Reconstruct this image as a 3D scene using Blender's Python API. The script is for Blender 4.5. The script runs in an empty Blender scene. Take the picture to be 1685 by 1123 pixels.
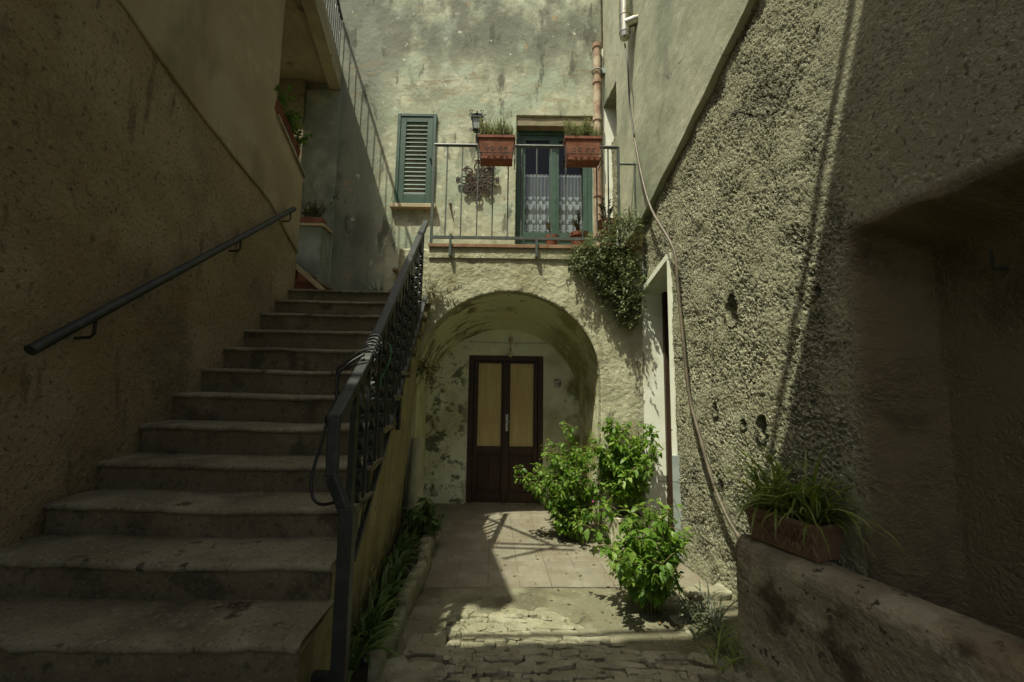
import bpy, math, random
import numpy as np
from mathutils import Vector, Matrix

random.seed(7)
rng = np.random.default_rng(7)
S = bpy.context.scene
COL = S.collection

# ------------------------------------------------------------------ camera
F, CX, CY, EYE = 700.0, 842.5, 561.5, 1.62
PITCH, ROLL = math.atan(79 / F), math.radians(0.8)
cam_d = bpy.data.cameras.new('camera')
cam = bpy.data.objects.new('camera', cam_d)
COL.objects.link(cam)
cam_d.sensor_width = 36.0
cam_d.lens = F / 1685 * 36
cam_d.clip_start, cam_d.clip_end = 0.02, 2000
f0 = Vector((0, math.cos(PITCH), math.sin(PITCH)))
u0 = Vector((0, -math.sin(PITCH), math.cos(PITCH)))
r0 = Vector((1, 0, 0))
cr, sr = math.cos(ROLL), math.sin(ROLL)
RIGHT, UP = r0 * cr + u0 * sr, -r0 * sr + u0 * cr
RIGHT, UP = RIGHT, UP
cam.matrix_world = Matrix(((RIGHT.x, UP.x, -f0.x, 0), (RIGHT.y, UP.y, -f0.y, 0), (RIGHT.z, UP.z, -f0.z, EYE), (0, 0, 0, 1)))
S.camera = cam

# ------------------------------------------------------------------ sky, sun, exposure
LIGHT = Vector((.27, .35, -1.0)).normalized()
w = bpy.data.worlds.new('World')
S.world = w
w.use_nodes = True
nt = w.node_tree
sky = nt.nodes.new('ShaderNodeTexSky')
sky.sky_type = 'NISHITA'
sky.sun_disc = False
sky.sun_elevation = math.asin(-LIGHT.z)
sky.sun_rotation = math.atan2(-LIGHT.x, -LIGHT.y)
sky.dust_density = 6.0
sky.ozone_density = 0.7
sky.air_density = 0.8
bg = nt.nodes['Background']
bg.inputs[1].default_value = 0.118
nt.links.new(sky.outputs[0], bg.inputs[0])
sun_d = bpy.data.lights.new('sun', 'SUN')
sun_d.energy = 5.0
sun_d.angle = math.radians(0.5)
sun_d.color = (1.0, 0.96, 0.80)
sun = bpy.data.objects.new('sun', sun_d)
COL.objects.link(sun)
sun.rotation_euler = LIGHT.to_track_quat('-Z', 'Y').to_euler()
sun.location = (0, 0, 20)
S.view_settings.view_transform = 'Standard'
S.view_settings.look = 'None'
S.view_settings.gamma = 1
S.view_settings.exposure = 0.22
S.cycles.max_bounces = 8
S.cycles.use_denoising = True
S.cycles.denoising_prefilter = 'NONE'
S.cycles.denoising_input_passes = 'RGB_ALBEDO_NORMAL'

# ------------------------------------------------------------------ helpers
def ray(px, py):
    a, b = (px - CX) / F, -(py - CY) / F
    return RIGHT * a + UP * b + f0
O = Vector((0, 0, EYE))
def at(px, py, y):
    d = ray(px, py); return O + d * (y / d.y)
def atz(px, py, z):
    d = ray(px, py); return O + d * ((z - EYE) / d.z)
def atx(px, py, x0, k):
    d = ray(px, py); return O + d * (x0 / (d.x - k * d.y))
LX0, LXK = -2.27, -.097
RX0, RXK = 2.027, -.1
SX0, SXK = -.71, -.058
def LX(y): return LX0 + LXK * y
def RX(y): return RX0 + RXK * y
def SX(y): return SX0 + SXK * y
FACE, BACK = 4.95, 6.2

def _h(ix, iy, iz, seed):
    h = (ix * 374761393 + iy * 668265263 + iz * 2147483647 + seed * 974711) & 0xffffffff
    h = ((h ^ (h >> 13)) * 1274126177) & 0xffffffff
    h = ((h ^ (h >> 16)) * 2246822519) & 0xffffffff
    return ((h ^ (h >> 15)) & 0xffffff) / float(0xffffff)
def vnoise(P, scale=1.0, octv=3, seed=0):
    P = np.asarray(P, float) * scale
    out = np.zeros(len(P)); amp = 1.0; tot = 0
    for o in range(octv):
        q = P * 2 ** o + 31.7 * o
        i = np.floor(q).astype(np.int64); f = q - i; f = f * f * (3 - 2 * f)
        v = 0
        for dx in (0, 1):
            for dy in (0, 1):
                for dz in (0, 1):
                    wgt = (f[:, 0] if dx else 1 - f[:, 0]) * (f[:, 1] if dy else 1 - f[:, 1]) * (f[:, 2] if dz else 1 - f[:, 2])
                    v = v + wgt * _h(i[:, 0] + dx, i[:, 1] + dy, i[:, 2] + dz, seed + o)
        out += v * amp; tot += amp; amp *= .5
    return out / tot * 2 - 1

class MB:
    def __init__(s): s.v = []; s.f = []
    def add(s, vs, fs):
        n = len(s.v); s.v += [tuple(v) for v in vs]; s.f += [tuple(i + n for i in f) for f in fs]; return s
    def box(s, c, size, M=None):
        x, y, z = [a / 2 for a in size]
        vs = [Vector((sx * x, sy * y, sz * z)) for sx in (-1, 1) for sy in (-1, 1) for sz in (-1, 1)]
        if M is not None: vs = [M @ v for v in vs]
        c = Vector(c); vs = [v + c for v in vs]
        return s.add(vs, [(0, 1, 3, 2), (4, 6, 7, 5), (0, 4, 5, 1), (2, 3, 7, 6), (0, 2, 6, 4), (1, 5, 7, 3)])
    def bb(s, a, b):
        a, b = Vector(a), Vector(b)
        return s.box((a + b) / 2, [abs(b[i] - a[i]) for i in range(3)])
    def bar(s, a, b, wid, thk, up=(0, 0, 1)):
        a, b = Vector(a), Vector(b); d = b - a; L = d.length; d.normalize()
        up = Vector(up); side = d.cross(up)
        if side.length < 1e-4: side = d.cross(Vector((1, 0, 0)))
        side.normalize(); u = side.cross(d)
        M = Matrix((side, d, u)).transposed()
        return s.box((a + b) / 2, (wid, L, thk), M)
    def tube(s, pts, r, n=8, cap=True):
        pts = [Vector(p) for p in pts]; m = len(pts)
        rs = r if hasattr(r, '__len__') else [r] * m
        t0 = (pts[1] - pts[0]).normalized()
        nx = t0.orthogonal().normalized(); vs = []
        for i, p in enumerate(pts):
            t = ((pts[min(i + 1, m - 1)] - pts[max(i - 1, 0)])).normalized()
            nx = (nx - t * nx.dot(t)); nx = nx.normalized() if nx.length > 1e-6 else t.orthogonal().normalized()
            by = t.cross(nx)
            for k in range(n):
                a = 2 * math.pi * k / n
                vs.append(p + (nx * math.cos(a) + by * math.sin(a)) * rs[i])
        fs = [(i * n + k, i * n + (k + 1) % n, (i + 1) * n + (k + 1) % n, (i + 1) * n + k) for i in range(m - 1) for k in range(n)]
        if cap: fs += [tuple(range(n - 1, -1, -1)), tuple((m - 1) * n + k for k in range(n))]
        return s.add(vs, fs)
    def lathe(s, c, prof, n=20):
        c = Vector(c); vs = []
        for r, z in prof:
            for k in range(n):
                a = 2 * math.pi * k / n; vs.append(c + Vector((r * math.cos(a), r * math.sin(a), z)))
        m = len(prof)
        fs = [(i * n + k, i * n + (k + 1) % n, (i + 1) * n + (k + 1) % n, (i + 1) * n + k) for i in range(m - 1) for k in range(n)]
        return s.add(vs, fs)
    def prism(s, poly, ext):
        n = len(poly); ext = Vector(ext); p = [Vector(q) for q in poly]
        return s.add(p + [q + ext for q in p], [tuple(range(n - 1, -1, -1)), tuple(range(n, 2 * n))] + [(i, (i + 1) % n, (i + 1) % n + n, i + n) for i in range(n)])

def link(name, me, m, parent=None):
    o = bpy.data.objects.new(name, me); COL.objects.link(o)
    if m is not None: me.materials.append(m)
    if parent is not None:
        bpy.context.view_layer.update()
        o.parent = parent; o.matrix_parent_inverse = parent.matrix_world.inverted()
    return o
def obj(name, mb, m, parent=None, smooth=False, bevel=0.0):
    me = bpy.data.meshes.new(name); me.from_pydata(mb.v, [], mb.f); me.update()
    if smooth: me.polygons.foreach_set('use_smooth', [True] * len(me.polygons))
    o = link(name, me, m, parent)
    if bevel:
        b = o.modifiers.new('bevel', 'BEVEL'); b.width = bevel; b.segments = 2; b.limit_method = 'ANGLE'
    return o
def tag(o, label, cat, group=None):
    o['label'] = label; o['category'] = cat
    if group: o['group'] = group
    return o
def struct(o): o['kind'] = 'structure'; return o
def thing(name, label, cat, loc, group=None):
    o = bpy.data.objects.new(name, None); COL.objects.link(o); o.location = loc; o.empty_display_size = .1
    return tag(o, label, cat, group)

def grid_wall(name, us, vs, fn, m, parent=None, hole=None, thick=None, snap=None, noise=None):
    """sheet of a wall, dense enough for displaced plaster; holes are cut cell-wise, edges turned back by `thick`"""
    us, vs = np.asarray(us), np.asarray(vs); nu, nv = len(us), len(vs)
    U, V = np.meshgrid(us, vs, indexing='ij'); uv = np.stack([U.ravel(), V.ravel()], 1)
    idx = np.arange(nu * nv).reshape(nu, nv)
    q = np.stack([idx[:-1, :-1], idx[1:, :-1], idx[1:, 1:], idx[:-1, 1:]], -1).reshape(-1, 4)
    if hole is not None:
        c = uv[q].mean(1); q = q[~hole(c[:, 0], c[:, 1])]
    e = np.concatenate([q[:, [0, 1]], q[:, [1, 2]], q[:, [2, 3]], q[:, [3, 0]]])
    es = np.sort(e, 1); key = es[:, 0].astype(np.int64) * (nu * nv) + es[:, 1]
    _, first, cnt = np.unique(key, return_index=True, return_counts=True)
    be = e[first[cnt == 1]]
    bvert = np.unique(be)
    if snap is not None:
        inner = bvert[(uv[bvert, 0] > us[0] + 1e-6) & (uv[bvert, 0] < us[-1] - 1e-6) & (uv[bvert, 1] < vs[-1] - 1e-6)]
        uv[inner] = snap(uv[inner])
    P = np.asarray(fn(uv[:, 0], uv[:, 1]), float)
    if noise is not None:
        P = P + noise(P)
    faces = q.tolist(); verts = P
    if thick is not None:
        mp = -np.ones(nu * nv, int); mp[bvert] = np.arange(len(bvert)) + nu * nv
        verts = np.concatenate([P, P[bvert] + np.asarray(thick)])
        faces += [[b, a, int(mp[a]), int(mp[b])] for a, b in be.tolist()]
    used = np.zeros(len(verts), bool); used[np.array(faces).ravel()] = True
    rm = np.cumsum(used) - 1
    faces = rm[np.array(faces)]
    me = bpy.data.meshes.new(name); me.from_pydata(verts[used].tolist(), [], faces.tolist()); me.update()
    sm = np.zeros(len(faces), bool); sm[:len(q)] = True
    me.polygons.foreach_set('use_smooth', sm)
    return link(name, me, m, parent)
def lin(a, b, step, *extra):
    n = max(2, int(abs(b - a) / step) + 1)
    return np.unique(np.round(np.concatenate([np.linspace(a, b, n), np.array(extra, float)]), 5))

# ------------------------------------------------------------------ materials
def ramp(nt, src, lo, hi):
    r = nt.nodes.new('ShaderNodeMapRange'); r.interpolation_type = 'SMOOTHSTEP'
    r.inputs[1].default_value = lo; r.inputs[2].default_value = hi
    nt.links.new(src, r.inputs[0]); return r.outputs[0]
def noise(nt, vec, scale, detail=4, rough=.6, stretch=None, dist=0.0):
    if stretch:
        mp = nt.nodes.new('ShaderNodeMapping'); mp.inputs['Scale'].default_value = stretch
        nt.links.new(vec, mp.inputs['Vector']); vec = mp.outputs[0]
    n = nt.nodes.new('ShaderNodeTexNoise'); n.inputs['Scale'].default_value = scale
    n.inputs['Detail'].default_value = detail; n.inputs['Roughness'].default_value = rough; n.inputs['Distortion'].default_value = dist
    nt.links.new(vec, n.inputs['Vector']); return n.outputs['Fac']
def mixc(nt, a, b, fac):
    m = nt.nodes.new('ShaderNodeMix'); m.data_type = 'RGBA'
    for sck, val in ((m.inputs[6], a), (m.inputs[7], b)):
        if isinstance(val, tuple): sck.default_value = (*val, 1)
        else: nt.links.new(val, sck)
    if isinstance(fac, (int, float)): m.inputs[0].default_value = fac
    else: nt.links.new(fac, m.inputs[0])
    return m.outputs[2]
def mth(nt, op, a, b=None, c=None):
    m = nt.nodes.new('ShaderNodeMath'); m.operation = op
    for i, x in enumerate((a, b, c)):
        if x is None: continue
        if isinstance(x, (int, float)): m.inputs[i].default_value = x
        else: nt.links.new(x, m.inputs[i])
    return m.outputs[0]
def new_mat(name):
    m = bpy.data.materials.new(name); m.use_nodes = True; nt = m.node_tree
    b = nt.nodes['Principled BSDF']
    tc = nt.nodes.new('ShaderNodeTexCoord')
    return m, nt, b, tc.outputs['Object']
def mat(name, base, layers=(), rough=.9, bumps=(), disp=None, metal=0.0, spec=.25, cracks=None, disp_zone=None, disp_var=None):
    """layers: (colour, scale, detail, lo, hi, stretch, amount); bumps: (scale, detail, strength, distance)"""
    m, nt, b, vec = new_mat(name)
    tn = lambda c: (c[0] * .92, c[1] * .98, c[2] * .90)
    base = tn(base); layers = [(tn(L[0]),) + tuple(L[1:]) for L in layers]
    col = base
    for L in layers:
        c, sc, det, lo, hi = L[:5]; st = L[5] if len(L) > 5 else None; amt = L[6] if len(L) > 6 else 1.0
        fac = ramp(nt, noise(nt, vec, sc, det, .62, st), lo, hi)
        if len(L) > 7:     # confined to a zone of the wall: (axis, from, to)
            for ax, z0, z1 in L[7]:
                sp = nt.nodes.new('ShaderNodeSeparateXYZ'); nt.links.new(vec, sp.inputs[0])
                fac = mth(nt, 'MULTIPLY', fac, ramp(nt, sp.outputs[ax], z0, z1) if z1 > z0 else mth(nt, 'SUBTRACT', 1.0, ramp(nt, sp.outputs[ax], z1, z0)))
        if amt != 1.0: fac = mth(nt, 'MULTIPLY', fac, amt)
        col = mixc(nt, col, c, fac)
    if cracks:
        sc, wd, amt = cracks
        nz = nt.nodes.new('ShaderNodeTexNoise'); nz.inputs['Scale'].default_value = 5; nz.inputs['Detail'].default_value = 6; nt.links.new(vec, nz.inputs['Vector'])
        va = nt.nodes.new('ShaderNodeVectorMath'); va.operation = 'MULTIPLY_ADD'; va.inputs[1].default_value = (.22, .22, .22)
        nt.links.new(nz.outputs['Color'], va.inputs[0]); nt.links.new(vec, va.inputs[2])
        vo = nt.nodes.new('ShaderNodeTexVoronoi'); vo.feature = 'DISTANCE_TO_EDGE'; vo.inputs['Scale'].default_value = sc; nt.links.new(va.outputs[0], vo.inputs['Vector'])
        ck = mth(nt, 'SUBTRACT', 1.0, ramp(nt, vo.outputs['Distance'], 0, wd))
        ck = mth(nt, 'MULTIPLY', ck, ramp(nt, noise(nt, vec, .9, 3), .50, .60))
        col = mixc(nt, col, tuple(x * .22 for x in base), mth(nt, 'MULTIPLY', ck, amt))
    if isinstance(col, tuple): b.inputs['Base Color'].default_value = (*col, 1)
    else: nt.links.new(col, b.inputs['Base Color'])
    b.inputs['Roughness'].default_value = rough; b.inputs['Metallic'].default_value = metal
    b.inputs['Specular IOR Level'].default_value = spec
    prev = None
    for sc, det, stg, dst in bumps:
        bp = nt.nodes.new('ShaderNodeBump'); bp.inputs['Strength'].default_value = stg; bp.inputs['Distance'].default_value = dst
        nt.links.new(noise(nt, vec, sc, det, .65), bp.inputs['Height'])
        if prev is not None: nt.links.new(prev, bp.inputs['Normal'])
        prev = bp.outputs[0]
    if prev is not None: nt.links.new(prev, b.inputs['Normal'])
    if disp:
        hs = None
        for sc, det, lo, hi, amp in disp:
            v = mth(nt, 'MULTIPLY', ramp(nt, noise(nt, vec, sc, det, .6), lo, hi), amp)
            if disp_var and sc > 10: v = mth(nt, 'MULTIPLY', v, mth(nt, 'ADD', mth(nt, 'MULTIPLY', ramp(nt, noise(nt, vec, disp_var, 4), .35, .65), .75), .25))
            hs = v if hs is None else mth(nt, 'ADD', hs, v)
        if disp_zone:
            sp = nt.nodes.new('ShaderNodeSeparateXYZ'); nt.links.new(vec, sp.inputs[0])
            hs = mth(nt, 'MULTIPLY', hs, mth(nt, 'ADD', mth(nt, 'MULTIPLY', ramp(nt, sp.outputs[disp_zone[0]], disp_zone[1], disp_zone[2]), 1 - disp_zone[3]), disp_zone[3]))
        d = nt.nodes.new('ShaderNodeDisplacement'); d.inputs['Midlevel'].default_value = 0; d.inputs['Scale'].default_value = 1
        nt.links.new(hs, d.inputs['Height']); nt.links.new(d.outputs[0], nt.nodes['Material Output'].inputs['Displacement'])
        m.displacement_method = 'BOTH'
    return m

M = {}
M['house_plaster'] = mat('house_plaster', (.40, .395, .29), [
    ((.51, .50, .385), 2.2, 6, .45, .62), ((.35, .39, .30), 1.5, 7, .45, .60, (1, 1, 1.6), .85), ((.34, .33, .23), 3.4, 7, .50, .62, (1, 1, 1.8), .6),
    ((.42, .30, .16), 3.1, 7, .60, .72, (1, 1, 2.2), .6), ((.66, .64, .50), 5, 8, .60, .68, None, .7),
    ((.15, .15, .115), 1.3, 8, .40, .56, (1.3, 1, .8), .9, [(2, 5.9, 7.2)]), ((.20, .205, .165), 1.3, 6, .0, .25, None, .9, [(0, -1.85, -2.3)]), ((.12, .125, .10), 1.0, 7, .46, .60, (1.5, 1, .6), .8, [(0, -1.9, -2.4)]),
    ((.16, .13, .08), 7, 8, .66, .72, (1, 1, 2), .7), ((.24, .16, .08), 2.0, 9, .55, .60, (1, 1, 5), .5, [(2, 5.6, 6.4), (2, 7.0, 6.4)]),
    ((.09, .09, .07), 2.4, 8, .57, .64, (1.6, 1, .5), .8), ((.23, .24, .18), 2.9, 9, .54, .60, (1.2, 1, .7), .6), ((.34, .25, .15), 4.2, 9, .64, .655, None, .8), ((.55, .53, .43), 6, 9, .66, .675, None, .9), ((.12, .10, .07), 18, 8, .66, .69, None, .8)],
    cracks=(1.3, .009, .4), bumps=[(9, 8, .25, .012), (60, 5, .4, .004)], disp=[(2.0, 4, .2, .8, .012), (14, 5, .3, .75, .0015)])
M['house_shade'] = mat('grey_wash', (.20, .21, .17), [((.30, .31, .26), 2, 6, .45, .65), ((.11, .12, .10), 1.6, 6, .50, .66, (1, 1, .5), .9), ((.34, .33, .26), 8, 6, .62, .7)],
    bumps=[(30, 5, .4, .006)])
M['arch_plaster'] = mat('arch_plaster', (.38, .36, .245), [
    ((.48, .455, .325), 3, 6, .45, .62), ((.30, .25, .15), 1.8, 7, .52, .7, (2, 1, .8), .8), ((.20, .17, .11), 5, 8, .62, .70), ((.62, .60, .46), 9, 8, .62, .7), ((.25, .23, .17), 3.3, 9, .62, .635, None, .8)], cracks=(1.6, .012, .8),
    bumps=[(22, 8, .4, .015), (80, 5, .7, .005)], disp=[(2.5, 4, .2, .8, .015), (15, 7, .35, .7, .005)])
M['vault_plaster'] = mat('vault_plaster', (.70, .66, .47), [
    ((.75, .72, .54), 3, 5, .45, .6), ((.20, .18, .05), 1.5, 6, .50, .68, None, .85), ((.10, .07, .03), 3.2, 9, .50, .58, (1, 2.5, 1), .75, [(0, -.05, -.5), (2, 1.5, 2.0)]), ((.27, .24, .07), 2.2, 7, .44, .60, None, .7, [(0, .3, .7)]),
    ((.12, .10, .06), 9, 8, .64, .7)], bumps=[(12, 7, .6, .02), (60, 5, .4, .005)])
M['whitewash'] = mat('old_whitewash', (.74, .71, .53), [
    ((.80, .78, .62), 3, 5, .45, .6), ((.50, .46, .29), 1.4, 6, .5, .7), ((.17, .16, .04), 1.7, 6, .46, .60, None, .9, [(0, .45, .75), (2, 2.0, 1.7)]),
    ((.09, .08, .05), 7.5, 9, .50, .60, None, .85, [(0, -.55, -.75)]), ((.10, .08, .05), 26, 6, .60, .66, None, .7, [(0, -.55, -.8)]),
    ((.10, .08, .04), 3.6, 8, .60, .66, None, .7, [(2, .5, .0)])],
    bumps=[(20, 6, .35, .008), (70, 4, .3, .004)])
M['white_reveal'] = mat('white_reveal', (.80, .79, .68), [((.86, .85, .75), 4, 5, .45, .6), ((.62, .60, .47), 2.2, 6, .55, .7), ((.22, .2, .14), 14, 6, .68, .72)], bumps=[(30, 5, .3, .005)])
M['left_plaster'] = mat('left_plaster', (.27, .20, .122), [
    ((.335, .262, .17), 1.6, 6, .42, .64), ((.14, .112, .074), 1.1, 6, .48, .68, None, .85), ((.25, .15, .075), 2.6, 6, .56, .7, None, .5),
    ((.08, .065, .04), 4.5, 8, .60, .70, (1, 1.4, .35), .7), ((.075, .058, .038), 34, 5, .56, .66, None, .8), ((.33, .28, .18), 48, 4, .56, .66, None, .7), ((.30, .21, .12), 1.4, 6, .54, .68, None, .5)],
    cracks=(.9, .008, .3), bumps=[(22, 8, .5, .014), (110, 4, .8, .008)], disp=[(1.5, 3, .2, .8, .018), (30, 5, .40, .68, .004)])
M['left_smooth'] = mat('left_smooth_plaster', (.28, .215, .135), [
    ((.33, .27, .18), 1.3, 5, .42, .62), ((.17, .15, .10), 1.2, 6, .50, .66, (1, 1, .6), .8), ((.36, .31, .2), 3.5, 8, .58, .66, (1, 1, 2), .5), ((.10, .085, .05), 7, 8, .66, .72, (1, 1, .4), .6)],
    cracks=(1.1, .008, .35), bumps=[(11, 8, .25, .012), (70, 5, .5, .005)], disp=[(1.7, 3, .2, .8, .012)])
M['roughcast'] = mat('roughcast', (.295, .28, .19), [
    ((.38, .36, .255), 3, 5, .42, .62), ((.22, .21, .15), 1.5, 6, .5, .7), ((.10, .095, .065), 34, 4, .55, .66, None, .8), ((.28, .20, .12), 2.2, 6, .6, .72, None, .5), ((.50, .49, .40), 40, 4, .58, .66, None, .7),
    ((.15, .118, .072), 1.5, 5, .0, .2, None, .95, [(1, 2.30, 2.20), (2, 2.56, 2.50)]), ((.095, .072, .045), 2.5, 7, .52, .66, None, .8, [(1, 2.30, 2.20), (2, 2.56, 2.50)])],  # recess tinted darker: its shade is painted into the roughcast colour
    cracks=(.8, .012, .8), bumps=[(150, 4, .9, .006)], disp=[(2.0, 3, .2, .8, .03), (7, 4, .3, .7, .012), (46, 4, .38, .66, .024), (100, 2, .3, .7, .008)], disp_zone=(1, 2.05, 2.6, .22), disp_var=3.0)
M['right_smooth'] = mat('right_smooth_plaster', (.34, .34, .245), [
    ((.42, .41, .31), 1.6, 5, .42, .62), ((.22, .23, .17), 1.1, 6, .48, .66, (1, 1, .5), .85), ((.47, .45, .34), 6, 8, .6, .68, (1, 1, .4), .5)],
    cracks=(1.0, .012, .7), bumps=[(26, 8, .4, .008), (95, 5, .6, .005)], disp=[(2, 3, .2, .8, .012)])
M['shaded_plaster'] = mat('shaded_recess_plaster', (.15, .118, .072), [((.19, .15, .095), 1.8, 6, .45, .65), ((.06, .045, .03), 1.3, 6, .52, .7), ((.05, .05, .038), 4, 7, .6, .68)],  # plaster tone darkened to carry the shade of the recess
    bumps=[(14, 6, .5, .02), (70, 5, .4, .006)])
M['step_stone'] = mat('step_stone', (.185, .16, .108), [
    ((.25, .22, .155), 3, 6, .45, .62), ((.10, .085, .058), 2.2, 7, .50, .66, None, .85), ((.06, .05, .03), 7, 8, .60, .68), ((.32, .29, .21), 45, 5, .55, .66, None, .7), ((.07, .06, .04), 60, 4, .56, .66, None, .7), ((.20, .13, .07), 1.7, 5, .6, .7, None, .5)],
    rough=.85, bumps=[(22, 7, .6, .015), (110, 4, .5, .004)])
M['riser'] = mat('riser_render', (.14, .115, .072), [
    ((.19, .16, .105), 3, 6, .45, .65), ((.075, .062, .04), 3.5, 8, .52, .66), ((.08, .07, .045), 14, 7, .6, .68), ((.24, .20, .13), 55, 4, .57, .66, None, .6), ((.06, .05, .03), 40, 4, .57, .66, None, .7), ((.15, .10, .055), 1.8, 5, .56, .7, None, .6)],
    bumps=[(30, 7, .6, .012), (110, 4, .5, .004)])
M['stair_side'] = mat('stair_side_render', (.30, .255, .145), [
    ((.38, .33, .205), 2.5, 6, .45, .62), ((.19, .15, .08), 2, 6, .50, .68, (1, 1, .3)), ((.11, .09, .05), 18, 7, .62, .68, (1, 1, .4)), ((.12, .10, .055), 3, 8, .42, .58, None, .85, [(2, .75, .25)]), ((.50, .44, .28), 5, 9, .62, .635, None, .7)],
    bumps=[(16, 7, .6, .02), (70, 5, .5, .006)])
M['lowwall'] = mat('low_wall_render', (.245, .215, .145), [
    ((.36, .32, .23), 4, 6, .45, .62), ((.09, .075, .05), 3.5, 8, .50, .64), ((.06, .05, .035), 16, 7, .58, .66), ((.24, .15, .09), 2.3, 6, .55, .7, None, .5)],
    bumps=[(14, 8, .7, .025), (80, 5, .6, .006)], cracks=(1.6, .012, .6), disp=[(3, 4, .2, .8, .014), (26, 6, .35, .7, .006)])
M['concrete'] = mat('old_concrete', (.175, .16, .105), [
    ((.235, .218, .152), 3, 6, .45, .62), ((.125, .108, .07), 2.3, 8, .47, .62), ((.10, .085, .06), 14, 8, .64, .70), ((.38, .35, .27), 30, 5, .6, .68, None, .5)], cracks=(2.2, .02, .8), bumps=[(12, 9, .6, .025), (90, 4, .6, .005)])
M['cobble'] = mat('cobble_stone', (.28, .255, .175), [
    ((.37, .34, .25), 5, 6, .45, .62), ((.20, .175, .12), 4, 7, .52, .68), ((.11, .09, .06), 16, 8, .62, .70)], rough=.8, bumps=[(16, 9, .8, .03), (100, 4, .6, .005)])
M['mortar'] = mat('earth_mortar', (.17, .14, .09), [((.24, .20, .13), 6, 6, .45, .65), ((.08, .065, .04), 9, 8, .55, .68)], bumps=[(25, 8, .8, .02)])
M['soil'] = mat('soil', (.045, .035, .022), [((.09, .07, .045), 12, 7, .5, .68)], bumps=[(40, 8, 1, .02)])
M['planter_stone'] = mat('planter_concrete', (.46, .43, .31), [((.54, .51, .39), 5, 6, .45, .62), ((.30, .27, .18), 4, 7, .55, .70), ((.18, .16, .1), 30, 6, .64, .70)], bumps=[(40, 6, .4, .006)])
M['stone_pale'] = mat('pale_stone', (.25, .225, .16), [((.34, .315, .235), 7, 6, .45, .62), ((.22, .19, .13), 8, 7, .55, .68)], bumps=[(20, 7, .6, .02)])
M['iron'] = mat('painted_iron', (.026, .030, .027), [((.045, .05, .045), 14, 5, .5, .65), ((.10, .06, .035), 20, 7, .66, .72)], rough=.5, metal=.1, spec=.4, bumps=[(80, 4, .15, .002)])
M['rail_iron'] = mat('balcony_iron', (.07, .085, .075), [((.11, .125, .11), 18, 5, .5, .65), ((.16, .09, .045), 24, 7, .64, .70)], rough=.5, metal=.2, spec=.4)
M['rust'] = mat('rusty_iron', (.10, .055, .03), [((.17, .085, .042), 18, 6, .45, .62), ((.045, .03, .022), 25, 6, .55, .66)], rough=.75)
M['dark_rust'] = mat('dark_rusty_iron', (.045, .032, .026), [((.10, .055, .035), 18, 6, .50, .62)], rough=.7)
M['green_paint'] = mat('green_paint', (.032, .072, .05), [((.045, .092, .066), 4, 5, .45, .62), ((.02, .046, .032), 9, 6, .55, .7)], rough=.5, spec=.4, bumps=[(60, 4, .12, .002)])
M['dark_wood'] = mat('dark_wood', (.043, .023, .013), [((.065, .036, .02), 6, 6, .45, .65, (5, 5, .5)), ((.02, .012, .008), 9, 6, .55, .7, (6, 6, .4))], rough=.55, spec=.35, bumps=[(40, 5, .2, .003)])
M['tan_panel'] = mat('tan_board', (.57, .41, .19), [((.65, .49, .245), 3, 5, .45, .6, (4, 4, .4)), ((.50, .33, .13), 6, 6, .55, .7, (6, 6, .3))], rough=.6)
M['terracotta'] = mat('terracotta', (.185, .066, .038), [((.23, .092, .055), 7, 5, .45, .62), ((.13, .05, .03), 9, 6, .52, .66), ((.34, .27, .19), 12, 8, .58, .68, None, .6)], rough=.8, bumps=[(60, 5, .2, .003)])
M['terracotta_pale'] = mat('pale_terracotta', (.29, .18, .125), [((.38, .27, .195), 5, 6, .45, .62), ((.52, .42, .32), 4, 7, .50, .62, None, .85), ((.28, .12, .06), 9, 6, .6, .7)], rough=.85, bumps=[(40, 6, .3, .005)])
M['terracotta_tile'] = mat('terracotta_tile', (.24, .135, .078), [((.30, .18, .11), 6, 5, .45, .62), ((.16, .085, .05), 9, 6, .55, .7)], rough=.75, bumps=[(40, 5, .2, .003)])
M['trough_clay'] = mat('dark_clay', (.19, .115, .072), [((.25, .16, .105), 9, 5, .45, .62), ((.10, .045, .026), 11, 6, .55, .68), ((.22, .17, .11), 18, 7, .64, .70, None, .6)], rough=.8, bumps=[(60, 5, .3, .003)])
M['marble'] = mat('sill_marble', (.42, .33, .21), [((.5, .41, .28), 6, 6, .45, .62)], rough=.6)
M['lintel'] = mat('lintel_stone', (.24, .20, .13), [((.31, .265, .175), 6, 6, .45, .62, (1, 1, 4)), ((.22, .16, .09), 5, 6, .55, .7, (1, 1, 5))], bumps=[(30, 6, .3, .005)])
M['concrete_beam'] = mat('beam_concrete', (.22, .19, .125), [((.29, .255, .175), 2, 6, .45, .62, (1, .5, 2)), ((.12, .10, .07), 3, 7, .55, .68)], bumps=[(20, 6, .5, .01)])
M['hose'] = mat('brown_pipe', (.095, .078, .055), [((.15, .12, .085), 8, 5, .45, .6)], rough=.5, spec=.4)
M['black_cable'] = mat('black_plastic', (.012, .012, .012), rough=.45, spec=.5)
M['green_wire'] = mat('green_wire', (.10, .32, .16), rough=.5)
M['white_cord'] = mat('pale_cord', (.4, .4, .34), rough=.6)
M['tin'] = mat('galvanised_steel', (.42, .40, .34), [((.30, .25, .16), 7, 5, .45, .7)], rough=.24, metal=.9, spec=.5)
M['grey_metal'] = mat('grey_board', (.30, .33, .32), [((.38, .41, .40), 6, 5, .45, .62), ((.2, .2, .18), 12, 6, .6, .7)], rough=.7)
M['handle_metal'] = mat('steel_handle', (.38, .38, .34), rough=.4, metal=.9)
M['bulb'] = mat('bulb_glass', (.55, .48, .28), rough=.15, spec=.6)
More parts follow.
